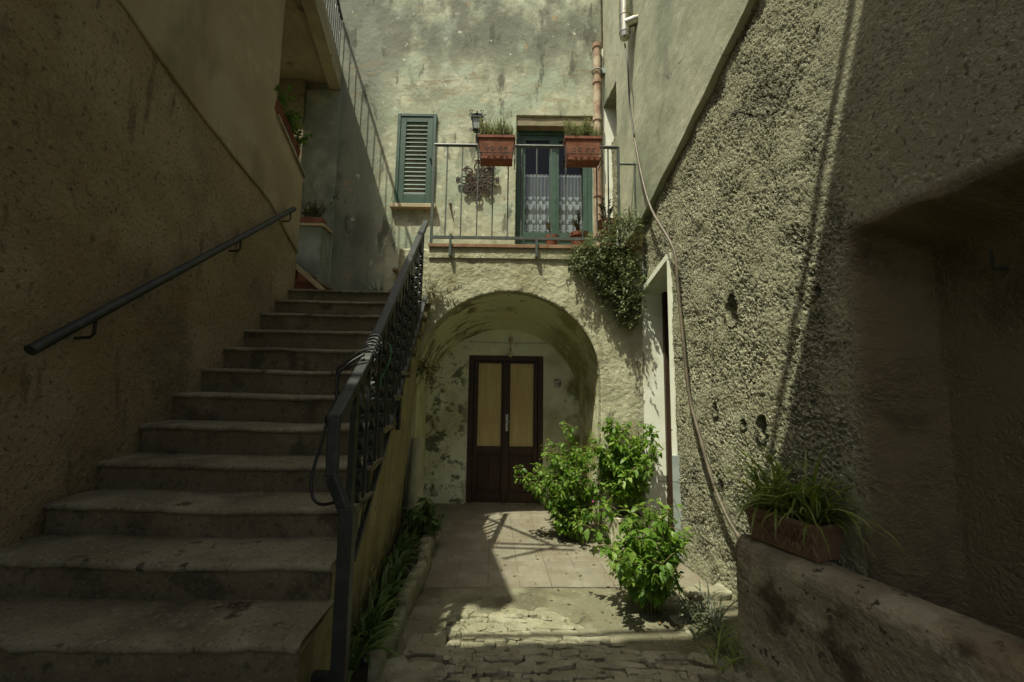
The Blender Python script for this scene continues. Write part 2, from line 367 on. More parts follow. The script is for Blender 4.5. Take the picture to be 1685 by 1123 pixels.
M['ceramic'] = mat('ceramic_tile', (.50, .42, .38), [((.22, .10, .12), 14, 3, .5, .56), ((.2, .18, .10), 20, 3, .60, .66)], rough=.3)
M['bark'] = mat('stem', (.12, .11, .045), [((.18, .10, .06), 9, 4, .5, .65)], rough=.8)
M['wood_stem'] = mat('woody_stem', (.09, .065, .04), [((.14, .10, .06), 15, 4, .5, .65)], rough=.9)
M['room'] = mat('dark_room', (.02, .02, .02))
M['flower'] = mat('magenta_petal', (.42, .05, .22), rough=.6)

def leaf_mat(name, a, b, c, trans=.35, rough=.45):
    m, nt, p, vec = new_mat(name)
    g = nt.nodes.new('ShaderNodeNewGeometry'); rnd = g.outputs['Random Per Island']
    col = mixc(nt, a, b, ramp(nt, rnd, 0, .6)); col = mixc(nt, col, c, ramp(nt, rnd, .72, 1))
    nt.links.new(col, p.inputs['Base Color']); p.inputs['Roughness'].default_value = rough; p.inputs['Specular IOR Level'].default_value = .35
    t = nt.nodes.new('ShaderNodeBsdfTranslucent')
    h = nt.nodes.new('ShaderNodeHueSaturation'); h.inputs['Value'].default_value = 1.5; h.inputs['Saturation'].default_value = 1.1
    nt.links.new(col, h.inputs['Color']); nt.links.new(h.outputs[0], t.inputs[0])
    mx = nt.nodes.new('ShaderNodeMixShader'); mx.inputs[0].default_value = trans
    nt.links.new(p.outputs[0], mx.inputs[1]); nt.links.new(t.outputs[0], mx.inputs[2])
    nt.links.new(mx.outputs[0], nt.nodes['Material Output'].inputs[0])
    return m
M['leaf_bush'] = leaf_mat('bush_leaf', (.07, .15, .02), (.135, .24, .03), (.24, .34, .065), .42)
M['leaf_creeper'] = leaf_mat('creeper_leaf', (.07, .105, .03), (.125, .17, .055), (.21, .25, .11), .28)
M['leaf_strap'] = leaf_mat('strap_leaf', (.10, .15, .03), (.15, .20, .04), (.24, .26, .08), .38)
M['leaf_strap_grey'] = leaf_mat('grey_strap_leaf', (.055, .07, .035), (.09, .11, .06), (.14, .15, .09), .2)
M['leaf_bed'] = leaf_mat('bed_leaf', (.06, .115, .028), (.10, .17, .045), (.17, .23, .08), .3)
M['leaf_herb'] = leaf_mat('herb_leaf', (.15, .19, .07), (.21, .25, .10), (.30, .33, .16), .3)
M['leaf_succulent'] = leaf_mat('succulent_leaf', (.07, .065, .03), (.09, .11, .04), (.15, .11, .06), .1)
M['leaf_box'] = leaf_mat('geranium_leaf', (.05, .14, .02), (.09, .2, .03), (.15, .26, .05), .35)
M['leaf_weed'] = leaf_mat('weed_leaf', (.07, .085, .025), (.11, .12, .035), (.15, .13, .05), .25)

# tiled floor
def tile_mat():
    m, nt, b, vec = new_mat('cement_tiles')
    mp = nt.nodes.new('ShaderNodeMapping'); mp.inputs['Rotation'].default_value = (0, 0, math.radians(-2.6))
    nt.links.new(vec, mp.inputs['Vector']); v = mp.outputs[0]
    br = nt.nodes.new('ShaderNodeTexBrick'); br.offset = 0.0; br.squash = 1
    for k, x in (('Scale', 1), ('Mortar Size', .005), ('Mortar Smooth', .3), ('Bias', 0), ('Brick Width', .262), ('Row Height', .262)): br.inputs[k].default_value = x
    br.inputs['Color1'].default_value = (.19, .178, .122, 1); br.inputs['Color2'].default_value = (.235, .22, .152, 1); br.inputs['Mortar'].default_value = (.14, .12, .08, 1)
    nt.links.new(v, br.inputs['Vector'])
    col = br.outputs['Color']
    col = mixc(nt, col, (.275, .262, .19), mth(nt, 'MULTIPLY', ramp(nt, noise(nt, vec, 4, 6), .48, .66), .7))
    col = mixc(nt, col, (.18, .155, .10), mth(nt, 'MULTIPLY', ramp(nt, noise(nt, vec, 2.6, 8), .46, .62), .85))
    col = mixc(nt, col, (.13, .11, .075), mth(nt, 'MULTIPLY', ramp(nt, noise(nt, vec, 26, 7), .62, .70), .7))
    nt.links.new(col, b.inputs['Base Color']); b.inputs['Roughness'].default_value = .75
    sp = nt.nodes.new('ShaderNodeSeparateXYZ'); nt.links.new(v, sp.inputs[0])
    # pressed fluting: concentric rounded squares in every tile
    def cell(o): return mth(nt, 'ABSOLUTE', mth(nt, 'SUBTRACT', mth(nt, 'FRACT', mth(nt, 'DIVIDE', o, .131)), .5))
    r = mth(nt, 'MAXIMUM', cell(sp.outputs[0]), cell(sp.outputs[1]))
    s = mth(nt, 'SINE', mth(nt, 'MULTIPLY', r, 62.0))
    hgt = mth(nt, 'ADD', mth(nt, 'MULTIPLY', s, .8), mth(nt, 'MULTIPLY', br.outputs['Fac'], -1.2))
    b1 = nt.nodes.new('ShaderNodeBump'); b1.inputs['Strength'].default_value = .5; b1.inputs['Distance'].default_value = .006; nt.links.new(hgt, b1.inputs['Height'])
    b2 = nt.nodes.new('ShaderNodeBump'); b2.inputs['Strength'].default_value = .4; b2.inputs['Distance'].default_value = .012
    nt.links.new(noise(nt, vec, 10, 8), b2.inputs['Height']); nt.links.new(b1.outputs[0], b2.inputs['Normal']); nt.links.new(b2.outputs[0], b.inputs['Normal'])
    return m
M['tiles'] = tile_mat()

def glass_mat():
    m, nt, p, vec = new_mat('window_glass')
    gl = nt.nodes.new('ShaderNodeBsdfGlossy'); gl.inputs['Roughness'].default_value = .03
    tr = nt.nodes.new('ShaderNodeBsdfTransparent'); tr.inputs[0].default_value = (.98, .99, .99, 1)
    fr = nt.nodes.new('ShaderNodeFresnel'); fr.inputs[0].default_value = 1.5
    mx = nt.nodes.new('ShaderNodeMixShader'); nt.links.new(mth(nt, 'MULTIPLY', fr.outputs[0], .8), mx.inputs[0])
    nt.links.new(tr.outputs[0], mx.inputs[1]); nt.links.new(gl.outputs[0], mx.inputs[2]); nt.links.new(mx.outputs[0], nt.nodes['Material Output'].inputs[0])
    return m
M['glass'] = glass_mat()

def lace_mat():
    m, nt, p, vec = new_mat('lace')
    p.inputs['Base Color'].default_value = (.84, .97, .99, 1); p.inputs['Roughness'].default_value = .9
    sp = nt.nodes.new('ShaderNodeSeparateXYZ'); nt.links.new(vec, sp.inputs[0]); X, Z = sp.outputs[0], sp.outputs[2]
    def blob(pu, pv, ou, ov, ru, rv):
        u = mth(nt, 'MULTIPLY', mth(nt, 'SUBTRACT', mth(nt, 'FRACT', mth(nt, 'DIVIDE', mth(nt, 'ADD', X, ou), pu)), .5), pu / ru)
        v = mth(nt, 'MULTIPLY', mth(nt, 'SUBTRACT', mth(nt, 'FRACT', mth(nt, 'DIVIDE', mth(nt, 'ADD', Z, ov), pv)), .5), pv / rv)
        u = mth(nt, 'ADD', mth(nt, 'ABSOLUTE', u), mth(nt, 'MULTIPLY', v, -.35))
        d = mth(nt, 'ADD', mth(nt, 'MULTIPLY', u, u), mth(nt, 'MULTIPLY', v, v))
        return mth(nt, 'LESS_THAN', mth(nt, 'ADD', d, mth(nt, 'MULTIPLY', noise(nt, vec, 60, 2), .7)), 1.2)
    pat = mth(nt, 'MAXIMUM', mth(nt, 'MULTIPLY', blob(.105, .17, 0, .02, .042, .062), mth(nt, 'LESS_THAN', Z, 4.66)), mth(nt, 'MULTIPLY', blob(.105, .30, .05, .1, .03, .04), mth(nt, 'LESS_THAN', Z, 4.82)))
    pat = mth(nt, 'MAXIMUM', pat, mth(nt, 'LESS_THAN', Z, 4.115))
    pat = mth(nt, 'MAXIMUM', pat, mth(nt, 'GREATER_THAN', Z, 4.99))
    thread = mth(nt, 'MULTIPLY', mth(nt, 'GREATER_THAN', mth(nt, 'SINE', mth(nt, 'MULTIPLY', X, 120)), .6), .14)
    tr = nt.nodes.new('ShaderNodeBsdfTransparent')
    mx = nt.nodes.new('ShaderNodeMixShader')
    nt.links.new(mth(nt, 'ADD', mth(nt, 'MULTIPLY', pat, .64), mth(nt, 'ADD', thread, .34)), mx.inputs[0])
    nt.links.new(tr.outputs[0], mx.inputs[1]); nt.links.new(p.outputs[0], mx.inputs[2]); nt.links.new(mx.outputs[0], nt.nodes['Material Output'].inputs[0])
    return m
M['lace'] = lace_mat()

# ------------------------------------------------------------------ foliage tools
def leaves(name, pos, dirs, ups, length, width, m, parent=None, droop=.25, label=None):
    pos, dirs, ups = map(lambda a: np.asarray(a, float), (pos, dirs, ups)); n = len(pos)
    d = dirs / (np.linalg.norm(dirs, axis=1, keepdims=True) + 1e-9)
    s = np.cross(d, ups); s /= (np.linalg.norm(s, axis=1, keepdims=True) + 1e-9); u = np.cross(s, d)
    T = np.array([(0, 0, 0), (.28, .46, .10), (.28, 0, 0), (.28, -.46, .10), (.66, .34, .05), (.66, 0, -.02), (.66, -.34, .05), (1, 0, 0)])
    x, y, z = T[:, 0], T[:, 1], T[:, 2] * .9 - 0
    L, W = np.asarray(length)[:, None], np.asarray(width)[:, None]
    zz = z[None, :] * W * 1.2 - droop * L * (x[None, :] ** 2)
    P = pos[:, None, :] + d[:, None, :] * (x[None, :, None] * L[..., None]) + s[:, None, :] * (y[None, :, None] * W[..., None]) + u[:, None, :] * zz[..., None]
    V = P.reshape(-1, 3)
    fs = [(0, 2, 1), (0, 3, 2), (1, 2, 5, 4), (2, 3, 6, 5), (4, 5, 7), (5, 6, 7)]
    faces = [tuple(i * 8 + k for k in f) for i in range(n) for f in fs]
    me = bpy.data.meshes.new(name); me.from_pydata(V.tolist(), [], faces); me.update()
    me.polygons.foreach_set('use_smooth', [True] * len(faces))
    return link(name, me, m, parent)
def blades(name, specs, m, parent=None, seg=7):
    """strap leaves: (base, azimuth, length, width, lift, droop)"""
    mb = MB()
    for base, az, L, wd, lift, droop in specs:
        base = Vector(base); h = Vector((math.cos(az), math.sin(az), 0)); sd = Vector((-h.y, h.x, 0)); vs = []
        tw = random.uniform(-.3, .3); el = lift; p = base.copy(); st = L / seg
        for i in range(seg + 1):
            t = i / seg; ww = wd * (1 - t) ** .55 * (.55 + .45 * min(1, t * 4)) + .0006
            nrm = Vector((0, 0, 1)) * math.cos(el) - h * math.sin(el)
            s2 = (sd + nrm * tw).normalized()
            vs += [p - s2 * ww / 2 + nrm * ww * .18, p - nrm * 0, p + s2 * ww / 2 + nrm * ww * .18]
            p = p + (h * math.cos(el) + Vector((0, 0, 1)) * math.sin(el)) * st
            el -= droop / seg * (.5 + t)
        fs = []
        for i in range(seg):
            a = i * 3; fs += [(a, a + 1, a + 4, a + 3), (a + 1, a + 2, a + 5, a + 4)]
        mb.add(vs, fs)
    return obj(name, mb, m, parent, smooth=True)
def bush(name, label, cat, base, height, spread, n_stem, leaf, lw, m, stem_m, lean=(0, 0), group=None, dens=1.0, low=.1, flowers=0, base_r=.05):
    base = Vector(base); t = thing(name, label, cat, base, group)
    P, D, U, Ls, Ws = [], [], [], [], []; st = MB(); tips = []
    for k in range(n_stem):
        az = 2 * math.pi * (k * .618 % 1) + random.uniform(-.3, .3); out = math.sqrt((k + .5) / n_stem)
        h = height * (1 - .40 * out ** 2) * random.uniform(.55, 1.08); r = spread * out * random.uniform(.55, 1.12)
        b = base + Vector((math.cos(az), math.sin(az), 0)) * base_r * random.random()
        end = base + Vector((math.cos(az) * r + lean[0] * h, math.sin(az) * r + lean[1] * h, h))
        ctl = b + Vector((math.cos(az) * r * .35, math.sin(az) * r * .35, h * .7)); pts = []
        for i in range(9):
            s = i / 8; pts.append(b * (1 - s) ** 2 + ctl * 2 * s * (1 - s) + end * s * s + Vector((random.gauss(0, .008), random.gauss(0, .008), 0)) * (s > 0))
        st.tube(pts, [.0075 * (1 - .7 * i / 8) for i in range(9)], 5)
        nodes = [(pts[i], (pts[min(i + 1, 8)] - pts[i - 1]).normalized(), i / 8) for i in range(1, 9)]
        twigs = []
        for p, dr, s in nodes:
            if s < low: continue
            for q in range(int(2 * dens + random.random())):
                a2 = random.uniform(0, 6.28); tl = spread * random.uniform(.16, .38)
                e = p + Vector((math.cos(a2), math.sin(a2), random.uniform(.0, .7))) * tl
                st.tube([p, (p + e) / 2 + Vector((0, 0, tl * .08)), e], [.0035, .003, .002], 4)
                for j in range(1, 5): twigs.append((p.lerp(e, j / 4), (e - p).normalized(), j == 4))
        for p, dr, tip in twigs + [(n[0], n[1], n[2] > .95) for n in nodes if n[2] > low]:
            for q in range(4 if tip else 2):
                a2 = random.uniform(0, 6.28); hv = Vector((math.cos(a2), math.sin(a2), 0))
                dd = (hv * random.uniform(.5, 1) + dr * .3 + Vector((0, 0, random.uniform(-1.5, .05)))).normalized()
                if tip: dd = (hv * .8 + Vector((0, 0, random.uniform(-.3, .7)))).normalized()
                L = leaf * random.uniform(.55, 1.15) * (.7 if tip else 1)
                P.append(p + dd * .012); D.append(dd); U.append((random.gauss(0, .3), random.gauss(0, .3), 1)); Ls.append(L); Ws.append(L * lw * random.uniform(.85, 1.1))
            if tip: tips.append(p)
    leaves('foliage', P, D, U, Ls, Ws, m, t, .3)
    obj('stems', st, stem_m, t, smooth=True)
    if flowers:
        for p in random.sample(tips, min(flowers, len(tips))):
            fm = MB(); d = Vector((random.gauss(0, 1), -1, random.gauss(.3, .5))).normalized()
            q = p + d * .035
            fm.tube([p, q], [.0025, .004], 5); s1 = d.orthogonal().normalized(); s2 = d.cross(s1)
            ring = [q + (s1 * math.cos(a) + s2 * math.sin(a)) * .013 + d * .008 for a in [i * 1.2566 for i in range(5)]]
            fm.add([q] + ring, [(0, i + 1, (i + 1) % 5 + 1) for i in range(5)])
            obj('flower', fm, M['flower'], t)
    return t

# ------------------------------------------------------------------ ground
def floor_z(x, y):
    return np.interp(y, [0, 2.2, 3.1, 3.7, 4.2], [.10, .09, .05, .01, 0.0])
gm = MB(); gm.add([(-60, -60, -.35), (60, -60, -.35), (60, 60, -.35), (-60, 60, -.35)], [(0, 1, 2, 3)])
struct(obj('ground', gm, M['mortar']))
TILE_Y = 3.66
def pedge(u):
    u = np.asarray(u, float); return np.interp(u, [-.7, -.3, .25, .5, .75, 1.0], [2.95, 3.28, 3.36, 3.15, 2.82, 2.70]) + .05 * vnoise(np.stack([u, u * 0, u * 0], 1), 6, 3, 12)
struct(grid_wall('courtyard_floor', lin(-1.3, 2.0, .06), lin(TILE_Y, 6.3, .06), lambda u, v: np.stack([u, v + .03 * (u - .2) * (v < TILE_Y + .01), np.maximum(floor_z(u, v), 0) + .008], 1), M['tiles']))
struct(grid_wall('pavement', lin(-1.3, 1.9, .03), lin(-1.5, TILE_Y + .05, .03), lambda u, v: np.stack([u, v, floor_z(u, v) + np.where(v > 3.5, .003, .003 - .038 * np.clip((pedge(u) - v) / .10, 0, 1))], 1), M['concrete'],
                 noise=lambda P: np.stack([0 * P[:, 0], 0 * P[:, 0], .010 * vnoise(P, 3, 4, 5)], 1)))
# cobbled path: rows of rubble stones bedded in earth
def stone(c, sx, sy, sz, rz, seed, nn=8, e1=.45, e2=.5, rough=.16):
    """one rounded rubble stone as verts, faces (superellipsoid with noise)"""
    vs, fs = [], []
    nu, nv = 22, nn
    for j in range(nv + 1):
        ph = -math.pi / 2 + math.pi * j / nv
        for i in range(nu):
            th = 2 * math.pi * i / nu
            def p(v, e): return math.copysign(abs(v) ** e, v)
            vs.append((sx / 2 * p(math.cos(ph), e1) * p(math.cos(th), e2), sy / 2 * p(math.cos(ph), e1) * p(math.sin(th), e2), sz / 2 * p(math.sin(ph), .6)))
    A = np.array(vs); n = vnoise(A + seed * 3.1, 7 / max(.05, (sx + sy) / 2) * .12, 3, seed)
    A[:, :2] *= (1 + rough * n)[:, None]; A[:, 0] += rough * .25 * sy * vnoise(A + seed * 1.7, 14, 2, seed + 3); A[:, 1] += rough * .6 * sy * vnoise(A + seed * 2.3, 9, 3, seed + 4); A[:, 2] += .16 * sz * vnoise(A + seed, 16, 3, seed + 5)
    if rough > .5: A[:, 2] = np.minimum(A[:, 2], .30 * sz + .10 * sz * vnoise(A * 1.3 + seed, 12, 4, seed + 6))
    c_, s_ = math.cos(rz), math.sin(rz)
    A = np.stack([A[:, 0] * c_ - A[:, 1] * s_, A[:, 0] * s_ + A[:, 1] * c_, A[:, 2]], 1) + np.array(c)
    fs = [(j * nu + i, j * nu + (i + 1) % nu, (j + 1) * nu + (i + 1) % nu, (j + 1) * nu + i) for j in range(nv) for i in range(nu)]
    return A.tolist(), fs
cob = MB(); k = 0
y = 1.95
while y < 3.36:
    rh = random.uniform(.034, .062); x = -.34 + random.uniform(-.08, .0)
    while x < 1.0:
        L = random.choice((random.uniform(.04, .10), random.uniform(.10, .24)))
        yy = y + rh / 2 + .03 * math.sin(x * 5 + y * 3) - .08 * x + random.gauss(0, .008)
        keep = yy < pedge([x + L / 2])[0] - .03 and random.random() > .03
        if keep:
            k += 1; cob.add(*stone((x + L / 2, yy, float(floor_z(0, yy)) - .031 + random.uniform(-.010, .011)), L * 1.02, rh * random.uniform(.85, 1.2), .07, random.gauss(-.06, .15), k, 10, .22, .36, .62))
        x += L
    y += rh * .97
for x, y, a, b, r in ((-.52, 2.80, .24, .20, .2), (-.66, 2.55, .22, .20, .5), (-.45, 2.52, .26, .18, -.2), (-.62, 2.30, .30, .2, .1), (-.42, 2.28, .16, .2, .3), (-.55, 2.06, .32, .2, -.1), (-.36, 2.72, .10, .16, .9), (-.30, 2.92, .14, .10, .6), (-.22, 3.02, .14, .08, .5), (-.40, 2.98, .12, .09, .5)):
    k += 1; cob.add(*stone((x, y, float(floor_z(0, y)) - .03), a, b, .08, r, k, 10, .22, .4, .6))
struct(obj('cobbled_path', cob, M['cobble'], smooth=True))
kp = [Vector((p.x, p.y, .016)) for p in (atz(640, 1050, .04), atz(690, 1022, .04), atz(745, 1000, .03), atz(792, 984, .03))]
struct(obj('kerb_strip', MB().tube(kp, [.03, .034, .032, .02], 8), M['concrete'], smooth=True))

# ------------------------------------------------------------------ house at the back (with arch, vault, doors, balcony slab)
house = thing('house', 'old plastered house with arched porch, balcony and green shutters at the courtyard end', 'house', (0, BACK, 0))
DZ0, DZ1 = 3.33, 5.70     # balcony door
bdx0, bdx1 = .02, 1.23
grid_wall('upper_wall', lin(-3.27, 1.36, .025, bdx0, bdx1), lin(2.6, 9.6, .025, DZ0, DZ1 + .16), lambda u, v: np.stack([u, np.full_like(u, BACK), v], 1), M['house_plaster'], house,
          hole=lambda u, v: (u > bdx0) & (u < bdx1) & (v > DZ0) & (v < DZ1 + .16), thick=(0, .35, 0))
# lower wall inside the porch
ldx0, ldx1, ldz = -.62, .46, 2.10
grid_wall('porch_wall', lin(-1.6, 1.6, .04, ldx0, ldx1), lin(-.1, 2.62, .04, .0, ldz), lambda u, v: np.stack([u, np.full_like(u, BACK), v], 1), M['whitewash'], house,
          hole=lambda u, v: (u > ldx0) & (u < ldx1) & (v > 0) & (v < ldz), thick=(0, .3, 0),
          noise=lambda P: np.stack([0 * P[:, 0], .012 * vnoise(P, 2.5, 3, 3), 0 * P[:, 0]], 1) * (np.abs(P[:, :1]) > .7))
# arch front wall
AC, AW, AS, AH = -.045, 1.085, 1.72, 1.05   # centre, half width, springing, rise
def in_arch(u, v): return (v < AS) & (np.abs(u - AC) < AW) | (v >= AS) & (((u - AC) / AW) ** 2 + ((v - AS) / AH) ** 2 < 1)
def snap_arch(p):
    q = p.copy(); up = q[:, 1] >= AS
    a = np.arctan2((q[:, 1] - AS) / AH, (q[:, 0] - AC) / AW)
    q[up, 0] = AC + AW * np.cos(a[up]); q[up, 1] = AS + AH * np.sin(a[up])
    lo = ~up; q[lo, 0] = AC + np.sign(q[lo, 0] - AC) * AW
    return q
grid_wall('arch_wall', lin(-1.36, 1.535, .02), lin(-.1, 3.27, .02), lambda u, v: np.stack([u, np.full_like(u, FACE), v], 1), M['arch_plaster'], house, hole=in_arch, snap=snap_arch, thick=(0, .12, 0))
# vault lining, lofted from the front arch to the lower arch on the porch wall
BC, BW, BS, BH = -.12, 1.10, 1.45, 1.03
vm = MB(); NP, ND = 90, 26; pts = []
def arc(c, wd, sp, h, t):   # t 0..1 along left jamb, arch, right jamb
    if t < .18: return (c - wd, sp * t / .18)
    if t > .82: return (c + wd, sp * (1 - t) / .18)
    a = math.pi * (1 - (t - .18) / .64); return (c + wd * math.cos(a), sp + h * math.sin(a))
for j in range(ND + 1):
    s = j / ND
    for i in range(NP + 1):
        t = i / NP; a = arc(AC, AW, AS, AH, t); b = arc(BC, BW, BS, BH, t)
        pts.append((a[0] * (1 - s) + b[0] * s, FACE + .06 + (BACK - FACE - .055) * s, a[1] * (1 - s) + b[1] * s))
A = np.array(pts); nz = vnoise(A, 3, 4, 9)
A[:, 2] += .018 * nz; A[:, 0] += .012 * vnoise(A, 4, 3, 4)
vm.add(A.tolist(), [(j * (NP + 1) + i, (j + 1) * (NP + 1) + i, (j + 1) * (NP + 1) + i + 1, j * (NP + 1) + i + 1) for j in range(ND) for i in range(NP)])
obj('vault', vm, M['vault_plaster'], house, smooth=True)
# whitewashed strip of the wall to the right of the drainpipe
obj('white_pier', MB().bb((1.362, BACK - .02, 3.33), (2.2, BACK + .33, 7.0)), M['white_reveal'], house)
# balcony slab with tiled nosing
sl = MB().bb((-1.0, FACE - .025, 3.17), (1.56, BACK - .005, 3.285)); slab = obj('balcony_slab', sl, M['arch_plaster'], house)
tl = MB()
for i in range(9):
    x0 = -1.012 + i * .285; tl.bb((x0, FACE - .055, 3.288), (x0 + .281, FACE + .25, 3.332))
obj('tile_nosing', tl, M['terracotta_tile'], slab, bevel=.004)
obj('terrace_floor', MB().bb((-1.0, FACE + .252, 3.286), (1.56, BACK - .004, 3.328)), M['terracotta_tile'], house)
obj('roof', MB().bb((-3.27, BACK + .3, 9.4), (2.4, BACK + 5, 9.6)), M['terracotta_tile'], house)

# porch door: frame, two leaves with tan boards above and dark panels below
frm = MB()
y0, y1 = BACK - .01, BACK + .10
frm.bb((ldx0, y0, 0), (ldx0 + .075, y1, ldz)).bb((ldx1 - .075, y0, 0), (ldx1, y1, ldz)).bb((ldx0 + .075, y0, ldz - .075), (ldx1 - .075, y1, ldz))
door = obj('porch_door', frm, M['dark_wood'], house, bevel=.006)
mid = (ldx0 + ldx1) / 2
for s in (0, 1):
    a, b = (ldx0 + .077, mid - .002) if s == 0 else (mid + .002, ldx1 - .077)
    lf = MB(); st = .062; ya, yb = BACK + .02, BACK + .065
    lf.bb((a, ya, .01), (a + st, yb, ldz - .078)).bb((b - st, ya, .01), (b, yb, ldz - .078))
    lf.bb((a + st, ya, .01), (b - st, yb, .16)).bb((a + st, ya, .70), (b - st, yb, .80)).bb((a + st, ya, ldz - .11), (b - st, yb, ldz - .078))
    lf.bb((a + st, ya + .022, .16), (b - st, yb - .005, .70))
    pw = (b - a - 2 * st - .035) / 2
    for k in range(2): x0 = a + st + .01 + k * (pw + .015); lf.bb((x0, ya + .008, .20), (x0 + pw, ya + .024, .66))
    leaf = obj('door_leaf', lf, M['dark_wood'], door, bevel=.004)
    pn = MB().bb((a + st, ya + .02, .80), (b - st, yb - .008, ldz - .11))
    pn.bb((a + st + .03, ya + .014, .84), (b - st - .03, ya + .022, 1.13)).bb((a + st + .03, ya + .014, 1.19), (b - st - .03, ya + .022, ldz - .15))
    o = obj('tan_panel', pn, M['tan_panel'], door, bevel=.003); o['label'] = 'tan board panel in the upper half of a door leaf'
obj('meeting_strip', MB().bb((mid - .035, BACK - .006, .01), (mid + .035, BACK + .018, ldz - .08)), M['dark_wood'], door, bevel=.006)
hd = MB().bb((mid + .005, BACK - .014, 1.02), (mid + .04, BACK - .006, 1.26)).tube([(mid + .022, BACK - .012, 1.16), (mid + .022, BACK - .055, 1.16), (mid + .10, BACK - .06, 1.15)], .009, 8)
obj('handle', hd, M['handle_metal'], door, smooth=False)
obj('threshold', MB().bb((ldx0 - .02, BACK - .05, .0), (ldx1 + .02, BACK + .12, .025)), M['concrete'], house, bevel=.004)
obj('backing', MB().bb((ldx0, BACK + .12, 0), (ldx1, BACK + .14, ldz)), M['room'], door)

# balcony door
gy = BACK + .14
fr = MB(); fw = .07
gx0, gx1, gz0, gz1 = bdx0 + .005, bdx1 - .005, DZ0 + .002, DZ1
fr.bb((gx0, gy, gz0), (gx0 + fw, gy + .09, gz1)).bb((gx1 - fw, gy, gz0), (gx1, gy + .09, gz1)).bb((gx0 + fw, gy, gz1 - fw), (gx1 - fw, gy + .09, gz1))
gd = obj('balcony_door', fr, M['green_paint'], house, bevel=.005)
gm_ = (gx0 + gx1) / 2
for s in (0, 1):
    a, b = (gx0 + fw + .002, gm_ - .001) if s == 0 else (gm_ + .001, gx1 - fw - .002)
    lf = MB(); sw = .075; ya, yb = gy + .015, gy + .065
    lf.bb((a, ya, gz0 + .01), (a + sw, yb, gz1 - fw - .003)).bb((b - sw, ya, gz0 + .01), (b, yb, gz1 - fw - .003))
    lf.bb((a + sw, ya, gz0 + .01), (b - sw, yb, gz0 + .15)).bb((a + sw, ya, 3.93), (b - sw, yb, 4.04)).bb((a + sw, ya, gz1 - fw - .085), (b - sw, yb, gz1 - fw - .003))
    lf.bb((a + sw, ya + .02, gz0 + .15), (b - sw, yb - .01, 3.93))
    leaf = obj('door_leaf', lf, M['green_paint'], gd, bevel=.004)
    obj('pane', MB().add([(a + sw, ya + .025, 4.04), (b - sw, ya + .025, 4.04), (b - sw, ya + .025, gz1 - fw - .085), (a + sw, ya + .025, gz1 - fw - .085)], [(0, 1, 2, 3)]), M['glass'], gd)
    # lace curtain, gathered in folds with a scalloped hem
    nx, nz_ = 60, 14; vs = []
    for i in range(nx + 1):
        u = i / nx; x = a + sw - .01 + (b - a - 2 * sw + .02) * u
        hem = 4.065 + .028 * abs(math.sin(u * math.pi * 4))
        for j in range(nz_ + 1):
            t = j / nz_; vs.append((x, yb + .05 + .0045 * math.sin(u * 42 + .4 * math.sin(t * 5)), hem + (5.03 - hem) * t))
    cb = MB().add(vs, [(i * (nz_ + 1) + j, (i + 1) * (nz_ + 1) + j, (i + 1) * (nz_ + 1) + j + 1, i * (nz_ + 1) + j + 1) for i in range(nx) for j in range(nz_)])
    obj('lace_curtain', cb, M['lace'], gd, smooth=True)
    obj('curtain_rod', MB().tube([(a + .03, yb + .05, 5.02), (b - .03, yb + .05, 5.02)], .005, 6), M['handle_metal'], gd)
dh = MB().bb((gm_ - .03, gy + .006, 4.25), (gm_ + .03, gy + .016, gz1 - .1)).bb((gm_ - .03, gy + .006, gz0 + .02), (gm_ + .03, gy + .016, 4.25))
obj('meeting_strip', dh, M['green_paint'], gd)
obj('lintel', MB().bb((bdx0 + .001, BACK + .018, DZ1 + .004), (bdx1 - .001, BACK + .34, DZ1 + .159)), M['lintel'], house, bevel=.006)
rm = MB()
rm.bb((bdx0 - .3, BACK + 1.8, 3.2), (bdx1 + .3, BACK + 1.85, 6)).bb((bdx0 - .3, BACK + .36, 3.2), (bdx0 - .25, BACK + 1.8, 6)).bb((bdx1 + .25, BACK + .36, 3.2), (bdx1 + .3, BACK + 1.8, 6)).bb((bdx0 - .25, BACK + .36, 3.2), (bdx1 + .25, BACK + 1.8, 3.25)).bb((bdx0 - .25, BACK + .36, 5.95), (bdx1 + .25, BACK + 1.8, 6))
obj('room', rm, M['room'], house)

# louvred shutter window
sx0, sx1, sz0, sz1 = -1.815, -1.215, 4.37, 5.845
fr = MB(); fw = .05
fr.bb((sx0, BACK - .045, sz0), (sx0 + fw, BACK + .03, sz1)).bb((sx1 - fw, BACK - .045, sz0), (sx1, BACK + .03, sz1)).bb((sx0 + fw, BACK - .045, sz1 - fw), (sx1 - fw, BACK + .03, sz1))
win = obj('shutter_window', fr, M['green_paint'], house, bevel=.005)
a, b = sx0 + fw + .002, sx1 - fw - .002; sw = .085
lf = MB().bb((a, BACK - .035, sz0 + .003), (a + sw, BACK + .015, sz1 - fw - .003)).bb((b - sw, BACK - .035, sz0 + .003), (b, BACK + .015, sz1 - fw - .003))
lf.bb((a + sw, BACK - .035, sz0 + .003), (b - sw, BACK + .015, sz0 + .165)).bb((a + sw, BACK - .035, sz1 - fw - .09), (b - sw, BACK + .015, sz1 - fw - .003))
obj('shutter_leaf', lf, M['green_paint'], win, bevel=.004)
lv = MB(); n = 17; zz0, zz1 = sz0 + .17, sz1 - fw - .095
for i in range(n):
    z = zz0 + (i + .5) * (zz1 - zz0) / n
    lv.box(((a + b) / 2, BACK - .012, z), (b - a - 2 * sw, .072, .008), Matrix.Rotation(math.radians(57), 3, 'X'))
obj('louvres', lv, M['green_paint'], win)
obj('dark_gap', MB().bb((a + sw, BACK + .004, zz0 - .01), (b - sw, BACK + .012, zz1 + .01)), M['room'], win)
obj('latch', MB().tube([(b - .02, BACK - .04, 5.10), (b - .02, BACK - .075, 5.10)], .014, 8), M['iron'], win)
